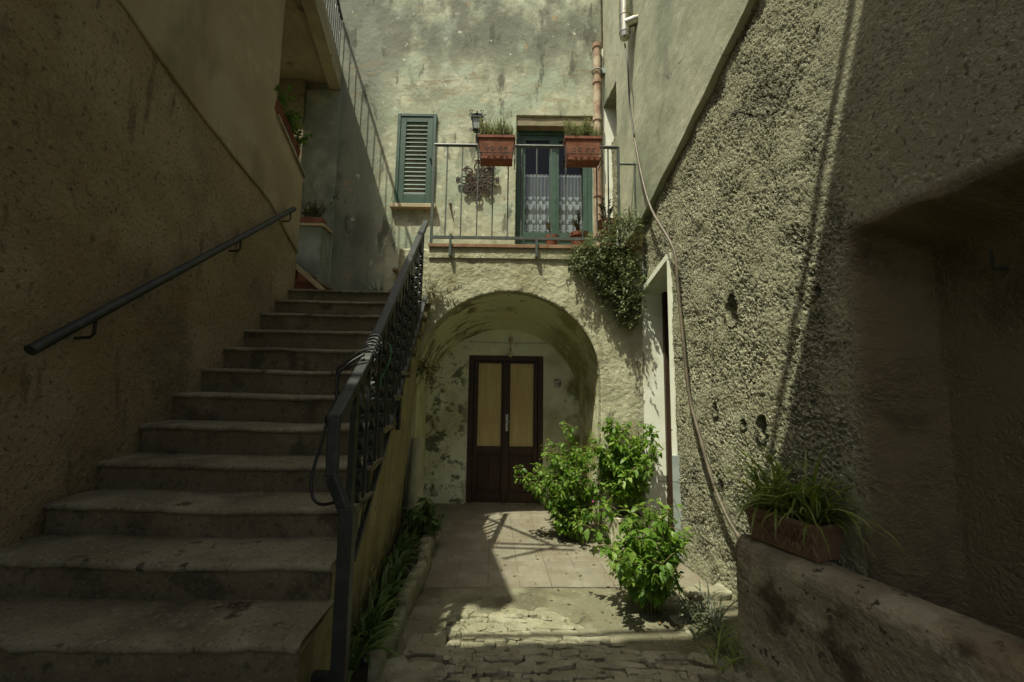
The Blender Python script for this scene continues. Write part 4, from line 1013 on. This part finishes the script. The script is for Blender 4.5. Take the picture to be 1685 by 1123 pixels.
# cable that hangs down the right wall
cpts = [(1028, 72), (1033, 110), (1036, 170), (1044, 228), (1056, 290), (1072, 345), (1108, 410), (1115, 470), (1124, 560), (1134, 650), (1152, 720), (1172, 790), (1196, 850), (1222, 893)]
wp = []
for i, (px, py) in enumerate(cpts):
    wp.append(atx(px, py, RX0 - (.15 if i < 2 else .10 if i < 6 else .05), RXK))
t = thing('pipe_run', 'brown plastic conduit bending down the sunlit right wall to the low wall', 'pipe', wp[-1])
def smooth_pts(P, n=5):
    out = []
    for i in range(len(P) - 1):
        p0, p1, p2, p3 = P[max(i - 1, 0)], P[i], P[i + 1], P[min(i + 2, len(P) - 1)]
        for k in range(n):
            s = k / n; out.append(.5 * ((2 * p1) + (p2 - p0) * s + (2 * p0 - 5 * p1 + 4 * p2 - p3) * s * s + (3 * p1 - p0 - 3 * p2 + p3) * s ** 3))
    return out + [P[-1]]
obj('thin_cable', MB().tube(smooth_pts(wp[:4]), .009, 6), M['black_cable'], t, smooth=True)
obj('conduit', MB().tube(smooth_pts(wp[3:]), .0145, 10), M['hose'], t, smooth=True)
t2 = [atx(1112, 420, RX0 - .02, RXK), atx(1120, 520, RX0 - .02, RXK), atx(1131, 640, RX0 - .02, RXK), atx(1150, 725, RX0 - .02, RXK)]
obj('second_conduit', MB().tube(smooth_pts(t2), .008, 6), M['hose'], t, smooth=True)
wl = tag(obj('cord', MB().tube([atx(1082, 792, RX0 - .1, RXK), atx(1205, 798, RX0 - .05, RXK)], .003, 5), M['black_cable']), 'thin dark cord stretched low across the right wall by the bushes', 'cord')
# lamp above the porch door, tile, wire
b = at(840, 583, BACK - .05)
t = thing('bare_lamp', 'bare bulb in a holder just above the porch double door', 'lamp', (b.x, BACK, b.z))
obj('bulb', MB().lathe((b.x, b.y, b.z), [(.0, -.05), (.02, -.043), (.03, -.02), (.028, .0), (.015, .03), (.013, .05)], 14), M['bulb'], t, smooth=True)
obj('holder', MB().lathe((b.x, b.y, b.z), [(.018, .03), (.02, .08), (.008, .10), (.006, .20)], 10).tube([(b.x, b.y, b.z + .19), (b.x, BACK - .0, b.z + .22)], .008, 6).lathe((b.x, BACK - .02, b.z + .22), [(.0, -.03), (.035, -.03), (.035, .03), (0, .03)], 12), M['marble'], t)
tp = at(918, 631, BACK - .02)
tag(obj('ceramic_tile', MB().bb((tp.x - .05, BACK - .03, tp.z - .06), (tp.x + .05, BACK - .012, tp.z + .06)), M['ceramic'], bevel=.004), 'small painted ceramic tile on the porch wall right of the door', 'tile')
wl = at(770, 562, BACK - .03); wr_ = at(900, 565, BACK - .03)
tag(obj('wire', MB().tube([wl, (wl + wr_) / 2 - Vector((0, 0, .012)), wr_], .0035, 5), M['hose']), 'thin wire strung across the porch wall above the lamp', 'wire')

# ------------------------------------------------------------------ right low wall and trough
lwl = thing('low_wall', 'rounded rough plaster garden wall in the right foreground carrying the trough', 'wall', (1.6, 2, 0))
a0, a1 = Vector((1.385, 2.86, 0)), Vector((2.02, .72, 0)); dv = (a1 - a0).normalized(); nv_ = Vector((-dv.y, dv.x, 0))  # nv points right
prof = [(0, -.2), (0, .1), (0, .3), (0, .5), (0, .63), (.012, .675), (.04, .705), (.10, .722), (.15, .725), (.20, .722), (.255, .705), (.285, .67), (.295, .6), (.3, .4), (.3, -.2)]
def pl(s):
    out = []
    for i in range(len(prof) - 1):
        for k in range(8): out.append((prof[i][0] + (prof[i + 1][0] - prof[i][0]) * k / 8, prof[i][1] + (prof[i + 1][1] - prof[i][1]) * k / 8))
    return out + [prof[-1]]
pp = pl(0); NS = 160; vs = []; Lw = (a1 - a0).length
for i in range(NS + 1):
    s = i / NS * Lw
    pin = 1 - max(0, 1 - s / .10) ** 2 * .55       # rounded end
    for x, z in pp:
        xx = .15 + (x - .15) * pin; p = a0 + dv * s + nv_ * xx; vs.append((p.x, p.y, (z - .035 * (1 - pin)) if z > 0 else z))
A = np.array(vs); n = len(pp)
mb = MB().add(A.tolist(), [(i * n + k, i * n + k + 1, (i + 1) * n + k + 1, (i + 1) * n + k) for i in range(NS) for k in range(n - 1)])
mb.f.append(tuple(range(n - 1, -1, -1)))
obj('masonry', mb, M['lowwall'], lwl, smooth=True)

def trough(c, L, Wd, H, ang):
    t = thing('clay_trough', 'dark terracotta trough with raised zigzag pattern on the low wall', 'planter', c)
    R = Matrix.Rotation(ang, 3, 'Z'); m = MB(); c = Vector(c)
    def T(x, y, z): return c + R @ Vector((x, y, z))
    def frustum(mb, z0, l0, w0, z1, l1, w1):
        mb.add([T(sx * l / 2, sy * wv / 2, z) for z, l, wv in ((z0, l0, w0), (z1, l1, w1)) for sx, sy in ((-1, -1), (1, -1), (1, 1), (-1, 1))], [(3, 2, 1, 0), (0, 1, 5, 4), (1, 2, 6, 5), (2, 3, 7, 6), (3, 0, 4, 7)])
    frustum(m, 0, L * .88, Wd * .80, H - .03, L * .97, Wd * .95); frustum(m, H - .03, L, Wd, H, L * 1.005, Wd * 1.005)
    obj('body', m, M['trough_clay'], t, bevel=.004)
    obj('earth', MB().add([T(sx * L * .48, sy * Wd * .47, H - .012) for sx, sy in ((-1, -1), (1, -1), (1, 1), (-1, 1))], [(0, 1, 2, 3)]), M['soil'], t)
    nn = 9
    for s in (-1, 1):
        z = MB()
        for k in range(nn):
            for q in range(2):
                def on(u, v):   # on the sloping long side
                    zz = .03 + v * (H - .075); f = zz / H; return T((u - .5) * L * (.86 + .09 * f), s * (Wd / 2 * (.80 + .15 * f / .88) + .003), zz)
                u0, u1, u2 = k / nn, (k + .5) / nn, (k + 1) / nn
                z.bar(on(u0, q * .5), on(u1, q * .5 + .5), .014, .012, up=R @ Vector((0, s, 0))); z.bar(on(u1, q * .5 + .5), on(u2, q * .5), .014, .012, up=R @ Vector((0, s, 0)))
        obj('relief', z, M['trough_clay'], t)
    return t
tc = Vector((1.665, 2.60, .722)); ta = math.atan2(2.44 - 2.78, 1.62 - 1.5)
trough(tc, .46, .24, .20, ta)
sp = thing('spider_plant', 'dark green spider plant with arching leaves growing in the clay trough', 'plant', tc + Vector((0, 0, .18)))
R = Matrix.Rotation(ta, 3, 'Z'); specs = []
for i in range(230):
    b = tc + R @ Vector((random.uniform(-.20, .20), random.uniform(-.08, .08), .18)); az = random.uniform(0, 6.28)
    specs.append((b, az, random.uniform(.25, .58), random.uniform(.015, .027), random.uniform(.4, 1.45), random.uniform(1.1, 2.7)))
blades('foliage', specs, M['leaf_strap'], sp)
tag(obj('hose', MB().tube(smooth_pts([Vector(p) for p in ((1.93, 2.58, .70), (2.0, 2.38, .66), (2.07, 2.2, .55), (2.12, 2.05, .42))]), .016, 8), M['black_cable'], smooth=True), 'dark hose sloping down behind the clay trough into the recess', 'hose')

# ------------------------------------------------------------------ bushes and planters on the right
pc = atz(1030, 893, .008)
cp = thing('stone_planter', 'square pale concrete planter block standing beside the arch', 'planter', (1.27, 4.80, 0))
obj('block', MB().bb((1.075, 4.70, .008), (1.45, 4.92, .27)), M['planter_stone'], cp, bevel=.008)
obj('earth', MB().bb((1.10, 4.725, .272), (1.425, 4.90, .278)), M['soil'], cp)
bush('round_bush', 'bright green flowering bush on the tiles in front of the arch', 'bush', (.66, 4.86, .0), 1.13, .50, 34, .066, .62, M['leaf_bush'], M['bark'], dens=1.0, low=.12, flowers=16, group='leafy bushes by the right wall')
bush('tall_bush', 'tall leafy bush growing out of the concrete planter by the wall', 'bush', (1.26, 4.80, .27), 1.10, .42, 20, .08, .62, M['leaf_bush'], M['bark'], dens=1.0, low=.25, group='leafy bushes by the right wall')
bush('low_bush', 'broad leaved bush nearest the viewer at the foot of the right wall', 'bush', (1.04, 3.24, .03), .80, .44, 16, .085, .56, M['leaf_bush'], M['bark'], lean=(-.12, -.1), dens=.75, low=.2, group='leafy bushes by the right wall')
# stones and strap plants at the foot of the wall
k = 0
for px, py, s_ in ((1120, 1018, .09), (1135, 1040, .08), (1128, 1062, .07), (1150, 1085, .09), (1185, 978, .15), (1165, 985, .12), (1165, 1000, .10), (1148, 975, .12)):
    k += 1; c = atz(px, py, .06)
    if k in (3, 6, 7): continue
    m = MB().add(*stone((c.x, c.y, .04 + s_ * .15), s_ * 1.35, s_ * .95, s_ * .8, random.random() * 3, 200 + k, 10, .3, .45, .75))
    lab = ['small pale stone at the lit path edge below the near bush', 'pale stone edging the bed by the near bush', '', 'brown stone at the shaded end of the bed edge', 'big pale stone against the foot of the right wall', '', '', 'pale stone under the leaves of the near bush'][k - 1]
    tag(obj('edging_stone', m, M['stone_pale'], smooth=True), lab, 'stone', 'loose stones along the right bed')
for nm, lb, mt_, c, n_, L in (('strap_plant', 'grey green strap leaved plant trailing in the bed by the low wall', 'leaf_strap_grey', (1.33, 3.10, .06), 70, .32), ('grass_tuft', 'green strap leaved tuft at the shaded foot of the low wall', 'leaf_strap', (1.28, 2.72, .08), 45, .24)):
    sp = thing(nm, lb, 'plant', c, 'strap plants along the right bed')
    blades('foliage', [(Vector(c) + Vector((random.gauss(0, .07), random.gauss(0, .10), 0)), random.uniform(0, 6.28), L * random.uniform(.5, 1.1), random.uniform(.010, .017), random.uniform(.3, 1.2), random.uniform(.8, 2.2)) for _ in range(n_)], M[mt_], sp)

# creeper hanging from the balcony corner
cr_ = thing('creeper', 'dense small leaved creeper hanging from the balcony corner over the arch wall', 'creeper', (1.25, FACE - .05, 3.4))
P, D, U, Ls, Ws = [], [], [], [], []; sm = MB()
cen = [(1.24, 3.42, .25), (1.38, 3.50, .18), (1.02, 3.28, .24), (.86, 3.20, .17), (1.25, 3.10, .27), (1.05, 3.02, .20), (1.38, 2.88, .22), (1.20, 2.76, .19), (1.32, 2.58, .15), (1.42, 2.66, .13), (.78, 3.12, .11), (1.38, 2.42, .09), (1.1, 2.82, .12), (1.42, 3.68, .12), (1.22, 3.62, .09)]
twigs = []
for x, z, r in cen:
    for i in range(int(r * r * 3000)):
        a = random.uniform(0, 6.28); q = r * math.sqrt(random.random()); dep = random.uniform(.0, .30) * (1 - (q / r) ** 2) + .02
        p = Vector((x + q * math.cos(a), FACE - .01 - dep, z + q * math.sin(a)))
        twigs.append((p, dep))
for p, dep in twigs:
    e = p + Vector((random.gauss(-.02, .05), random.gauss(-.02, .03), random.gauss(-.03, .05))); sm.tube([p, e], .002, 3)
    for j in range(7):
        c = p.lerp(e, j / 6); a = random.uniform(0, 6.28)
        P.append(c); D.append((math.cos(a), random.uniform(-1, .2), random.uniform(-.8, .6))); U.append((random.gauss(0, .5), -.6, 1)); L = random.uniform(.018, .034); Ls.append(L); Ws.append(L * .6)
leaves('foliage', P, D, U, Ls, Ws, M['leaf_creeper'], cr_, .15)
for i in range(14):
    b0 = Vector((1.25 + random.gauss(0, .1), FACE + .02, 3.45)); x, z, r = random.choice(cen)
    sm.tube(smooth_pts([b0, Vector(((b0.x + x) / 2, FACE - .1, (3.45 + z) / 2 + .1)), Vector((x, FACE - .12, z)), Vector((x + random.gauss(0, .06), FACE - .04, z - .14))]), .005, 5)
obj('stems', sm, M['wood_stem'], cr_)

# succulents in pots on the balcony
def pot_plant(px, py, r, h, label, plabel, leafy, yy=None):
    yy = yy or FACE + .22; c = at(px, py, yy); c.z = 3.334
    t = thing('flower_pot', label, 'flower pot', c, 'clay pots on the balcony floor')
    obj('pot', MB().lathe(c, [(.0, .0), (r * .68, .0), (r * .93, h * .8), (r * 1.04, h * .8), (r * 1.06, h), (r * .95, h), (r * .9, h * .85), (0, h * .85)], 24), M['terracotta'], t, smooth=False)
    pl_ = thing('succulent', plabel, 'plant', c + Vector((0, 0, h)), 'succulents in the balcony pots')
    P, D, U, Ls, Ws = [], [], [], [], []; sm = MB()
    for i in range(leafy):
        a = random.uniform(0, 6.28); b0 = c + Vector((0, 0, h * .85)); e = b0 + Vector((math.cos(a) * r * random.uniform(.3, 1.1), math.sin(a) * r * .7, random.uniform(.12, .30)))
        sm.tube([b0, (b0 + e) / 2 + Vector((0, 0, .03)), e], [.007, .006, .005], 5)
        for j in range(16):
            p = b0.lerp(e, .55 + .45 * j / 15) + Vector((0, 0, .02)); a2 = random.uniform(0, 6.28)
            P.append(p); D.append((math.cos(a2), math.sin(a2), random.uniform(.0, 1.2))); U.append((0, 0, 1)); L = random.uniform(.03, .05); Ls.append(L); Ws.append(L * .55)
    leaves('foliage', P, D, U, Ls, Ws, M['leaf_succulent'], pl_, .0); obj('stems', sm, M['wood_stem'], pl_, smooth=True)
pot_plant(908, 395, .085, .20, 'small clay pot on the balcony floor left of the other pots', 'low sprawling succulent in the leftmost balcony pot', 4)
pot_plant(953, 395, .115, .24, 'middle clay pot on the balcony in front of the green door', 'upright succulent in front of the right door leaf', 7)
pot_plant(1000, 395, .125, .40, 'largest clay pot at the balcony corner beside the drainpipe', 'tall dark succulent by the drainpipe at the balcony corner', 10)

# flower box on the left parapet and its plant
fb = thing('parapet_trough', 'long terracotta flower trough resting on the sloping left parapet', 'planter', (LX(4.8), 4.8, 4.5))
pa, pb = Vector((LX(4.38) - .05, 4.40, 4.70)), Vector((LX(5.08) - .05, 5.10, 4.46)); m = MB()
m.bar(pa + Vector((0, 0, .06)), pb + Vector((0, 0, .06)), .17, .19)
obj('box', m, M['terracotta'], fb, bevel=.01)
rb = MB()
for i in range(1, 26):
    q = pa.lerp(pb, i / 26) + Vector((.088, 0, .06)); rb.bar(q - Vector((0, 0, .085)), q + Vector((0, 0, .075)), .008, .010, up=(1, 0, 0))
obj('ribs', rb, M['terracotta'], fb)
gp_ = thing('trailing_geranium', 'leafy green plant spilling out of the trough on the left parapet', 'plant', pa.lerp(pb, .5) + Vector((0, 0, .16)))
P, D, U, Ls, Ws = [], [], [], [], []; sm = MB()
for i in range(75):
    b0 = pa.lerp(pb, random.uniform(.05, 1.0)) + Vector((random.uniform(-.05, .05), 0, .15)); a = random.gauss(.2, 1.0)
    e = b0 + Vector((math.cos(a) * random.uniform(.05, .22), math.sin(a) * .12, random.uniform(-.02, .24)))
    sm.tube([b0, e], .003, 4)
    for j in range(9):
        p = b0.lerp(e, .3 + .7 * j / 8); a2 = random.uniform(0, 6.28)
        P.append(p); D.append((math.cos(a2), math.sin(a2), random.uniform(-.7, .5))); U.append((.2, -.2, 1)); L = random.uniform(.03, .055); Ls.append(L); Ws.append(L * .8)
leaves('foliage', P, D, U, Ls, Ws, M['leaf_box'], gp_, .2); obj('stems', sm, M['bark'], gp_)

# pot on the low block at the stair head
c0, c1 = at(497, 367, BACK - .2), at(534, 367, BACK - .2)
lp = thing('window_box', 'small red plastic looking trough on the grey block wall at the stair head', 'planter', ((c0.x + c1.x) / 2, BACK - .2, bz))
lp['label'] = 'small terracotta trough on the grey block wall at the stair head'
obj('box', MB().bb((c0.x, BACK - .29, bz + .001), (c1.x, BACK - .13, bz + .115)), M['terracotta'], lp, bevel=.008)
lpp = thing('potted_plant', 'dark spiky plant in the trough on the grey block wall', 'plant', ((c0.x + c1.x) / 2, BACK - .2, bz + .12))
P, D, U, Ls, Ws = [], [], [], [], []; sm = MB()
for i in range(34):
    b0 = Vector((random.uniform(c0.x + .03, c1.x - .03), BACK - .21, bz + .11)); e = b0 + Vector((random.gauss(0, .07), random.gauss(0, .05), random.uniform(.1, .27))); sm.tube([b0, e], .004, 4)
    for j in range(10):
        p = b0.lerp(e, .3 + .7 * j / 9); a2 = random.uniform(0, 6.28); P.append(p); D.append((math.cos(a2), math.sin(a2), random.uniform(-.2, .8))); U.append((0, 0, 1)); L = random.uniform(.03, .05); Ls.append(L); Ws.append(L * .5)
leaves('foliage', P, D, U, Ls, Ws, M['leaf_weed'], lpp, .1); obj('stems', sm, M['wood_stem'], lpp)
# aloe-like tuft on the landing
c = at(622, 476, 5.75); c.z = zl
al = thing('spiky_plant', 'spiky grey green tuft growing at the wall foot on the top landing', 'plant', c)
blades('foliage', [(c + Vector((random.gauss(0, .05), random.gauss(0, .03), 0)), random.uniform(0, 6.28), random.uniform(.18, .34), random.uniform(.012, .02), random.uniform(.5, 1.4), random.uniform(.1, .7)) for _ in range(46)], M['leaf_strap_grey'], al)
# weeds on the arch shoulder
for c, n_, lb in (((-1.02, FACE - .06, 1.86), 60, 'weeds hanging from the arch shoulder behind the stair railing'), ((-.97, FACE - .05, 2.75), 36, 'wispy weed sprouting on the wall left of the arch crown')):
    wd = thing('wall_weed', lb, 'weed', c, 'weeds rooted in the arch wall')
    P, D, U, Ls, Ws = [], [], [], [], []; sm = MB()
    for i in range(n_):
        b0 = Vector(c) + Vector((random.gauss(0, .05), 0, random.gauss(0, .06))); e = b0 + Vector((random.gauss(.05, .10), -random.uniform(.02, .10), random.gauss(-.03, .12))); sm.tube([b0, e], .002, 3)
        for j in range(8):
            p = b0.lerp(e, .3 + .7 * j / 7); a2 = random.uniform(0, 6.28); P.append(p); D.append((math.cos(a2), math.sin(a2), random.uniform(-.8, .6))); U.append((0, -.3, 1)); L = random.uniform(.02, .04); Ls.append(L); Ws.append(L * .5)
    leaves('foliage', P, D, U, Ls, Ws, M['leaf_weed'], wd, .1); obj('stems', sm, M['wood_stem'], wd)

# ------------------------------------------------------------------ planting bed along the stair
bed = thing('planting_bed', 'narrow raised bed edged with rough stones along the staircase wall', 'planting bed', (-.85, 3.5, 0))
obj('earth', MB().prism([(SX(2.3) - .05, 2.2, 0), (-.74, 2.4, 0), (-.76, 3.6, 0), (-.86, 4.9, 0), (SX(4.9) - .25, 4.9, 0)], (0, 0, .16)), M['soil'], bed)
y = 2.45; k = 0
while y < 4.85:
    L = random.uniform(.14, .26); x = np.interp(y, [2.4, 3.6, 4.9], [-.74, -.735, -.865]); k += 1
    obj('edge_stone', MB().add(*stone((x, y + L / 2, .075 + random.uniform(-.01, .02)), random.uniform(.10, .13), L * 1.06, random.uniform(.17, .23), random.gauss(0, .06), 300 + k, 10)), M['cobble'], bed, smooth=True); y += L
n_ = 0
labs = ['spear leaved green plant at the near end of the stair bed', 'tuft of narrow leaves second along the stair bed', 'narrow leaved tuft in the middle of the stair bed', 'arching strap leaves beyond the middle of the stair bed']
for (yy, n_b, L), lb in zip(((2.60, 95, .32), (2.98, 85, .27), (3.4, 80, .27), (3.9, 75, .32)), labs):
    c = Vector((float(SX(yy)) + .07 - .05 * (yy - 2.2), yy, .16)); t = thing('bed_plant', lb, 'plant', c, 'plants in the bed along the stair')
    blades('foliage', [(c + Vector((random.gauss(0, .025), random.gauss(0, .12), 0)), random.uniform(-1.9, 1.9), L * random.uniform(.45, .95), random.uniform(.02, .036), random.uniform(.5, 1.5), random.uniform(.6, 2.0)) for _ in range(n_b)], M['leaf_bed'], t)
bush('broad_plant', 'broad leaved green seedling at the far end of the stair bed', 'plant', (-.86, 4.45, .13), .42, .2, 7, .12, .5, M['leaf_bed'], M['bark'], dens=.3, low=.45)

# buttress stump left of the arch
bs = MB(); n = 24; vs = []
for i in range(n + 1):
    t_ = i / n; z = t_ * 1.05; wd = .20 * (1 - t_ ** 2.5) + .02
    for k in range(7):
        a = math.pi * k / 6; vs.append((-1.06 + .10 * (1 - .4 * t_) * math.cos(a) * 1.2, FACE - .01 - wd * math.sin(a), z))
bs.add(vs, [(i * 7 + k, i * 7 + k + 1, (i + 1) * 7 + k + 1, (i + 1) * 7 + k) for i in range(n) for k in range(6)])
tag(obj('buttress', bs, M['arch_plaster'], smooth=True), 'curved plaster buttress at the left foot of the arch', 'buttress')

# ------------------------------------------------------------------ loose cables on the stair railing
cbt = thing('cable_bundle', 'tangle of black cable tied round the stair handrail and hanging down', 'cable', P2)
w0 = P2 + Vector((0, 0, .03)); m = MB()
for k in range(6):
    ax = along(P2, P3, P2.y + .03 + .028 * k); pts = []
    for i in range(15):
        a = i / 14 * 2 * math.pi; pts.append(ax + Vector((.045 * math.cos(a), random.uniform(-.008, .008), .045 * math.sin(a))))
    m.tube(pts, .006, 5)
def pl_at(px, py, y): return at(px, py, y)
hang = [(600, 583), (575, 598), (556, 618), (554, 650), (540, 690), (527, 735), (514, 780), (514, 815), (528, 830), (556, 826)]
m.tube(smooth_pts([pl_at(px, py, 2.42 - .03 * i) for i, (px, py) in enumerate(hang)]), .0085, 7)
m.tube(smooth_pts([pl_at(px, py, 2.45) for px, py in ((600, 590), (578, 604), (560, 612), (556, 640), (562, 662), (556, 690))]), .006, 6)
m.tube(smooth_pts([pl_at(px, py, 2.44) for px, py in ((612, 574), (590, 580), (566, 600), (556, 606), (553, 620))]), .006, 6)
c = pl_at(540, 690, 2.3); m.bb(c - Vector((.012, .012, .02)), c + Vector((.012, .012, .02)))
obj('loops', m, M['black_cable'], cbt, smooth=True)
kn = pl_at(664, 505, 3.9); m = MB()
for k in range(7):
    pts = [kn + Vector((.05 * math.cos(a * 1.3 + k), .04 * math.sin(a + k * 2), .05 * math.sin(a * 1.7 + k))) for a in [i * .45 for i in range(16)]]; m.tube(smooth_pts(pts, 2), .006, 5)
m.tube([kn, kn + Vector((-.01, -.02, -.16))], .008, 5)
tag(obj('cable_knot', m, M['black_cable'], smooth=True), 'knot of black cable hung on the upper stair balusters', 'cable')
gw = [pl_at(px, py, 2.9) for px, py in ((636, 563), (643, 572), (642, 590), (635, 608), (628, 622), (626, 640))]
tag(obj('wire_loop', MB().tube(smooth_pts(gw), .004, 5), M['green_wire'], smooth=True), 'loose thin green wire curling between the stair balusters', 'wire')

# ------------------------------------------------------------------ weeds in the joints and fallen leaves
wb = []
for _ in range(420):
    y = random.uniform(2.1, 3.25); x = random.choice((random.gauss(-.3, .06), random.uniform(-.7, 1.1), random.gauss(1.05, .12)))
    wb.append((Vector((x, y, float(floor_z(0, y)) - .012)), random.uniform(0, 6.28), random.uniform(.015, .05), random.uniform(.003, .006), random.uniform(.5, 1.5), random.uniform(.3, 1.5)))
o = blades('weeds', wb, M['leaf_weed'], None, 4); o['kind'] = 'stuff'; tag(o, 'small weeds sprouting in the joints of the cobbled path', 'weeds')
M['leaf_dead'] = leaf_mat('dead_leaf', (.16, .11, .05), (.22, .16, .08), (.12, .14, .05), .1)
P, D, U, Ls, Ws = [], [], [], [], []
for _ in range(330):
    c = random.choice(((.66, 4.75, .35), (1.15, 3.45, .35), (-.7, 4.4, .25), (.2, 4.6, .8), (1.25, 4.4, .25)))
    x, y = random.gauss(c[0], c[2]), random.gauss(c[1], c[2])
    if not (-.72 < x < 1.55 and 3.0 < y < 6.1): continue
    a = random.uniform(0, 6.28); P.append((x, y, max(0.0, float(floor_z(0, y))) + .013)); D.append((math.cos(a), math.sin(a), random.uniform(-.05, .15))); U.append((random.gauss(0, .25), random.gauss(0, .25), 1)); L = random.uniform(.012, .04); Ls.append(L); Ws.append(L * .6)
for _ in range(45):
    k = random.randrange(2, 14); d_, z_ = noses[k]; a = random.uniform(0, 6.28)
    P.append((random.uniform(LX(d_) + .1, SX(d_) - .1), d_ + random.uniform(.08, .26), z_ + .008)); D.append((math.cos(a), math.sin(a), .05)); U.append((0, 0, 1)); L = random.uniform(.012, .03); Ls.append(L); Ws.append(L * .6)
o = leaves('leaf_litter', P, D, U, Ls, Ws, M['leaf_dead'], None, -.1); o['kind'] = 'stuff'; tag(o, 'dry fallen leaves scattered over the tiles and the steps', 'leaves')
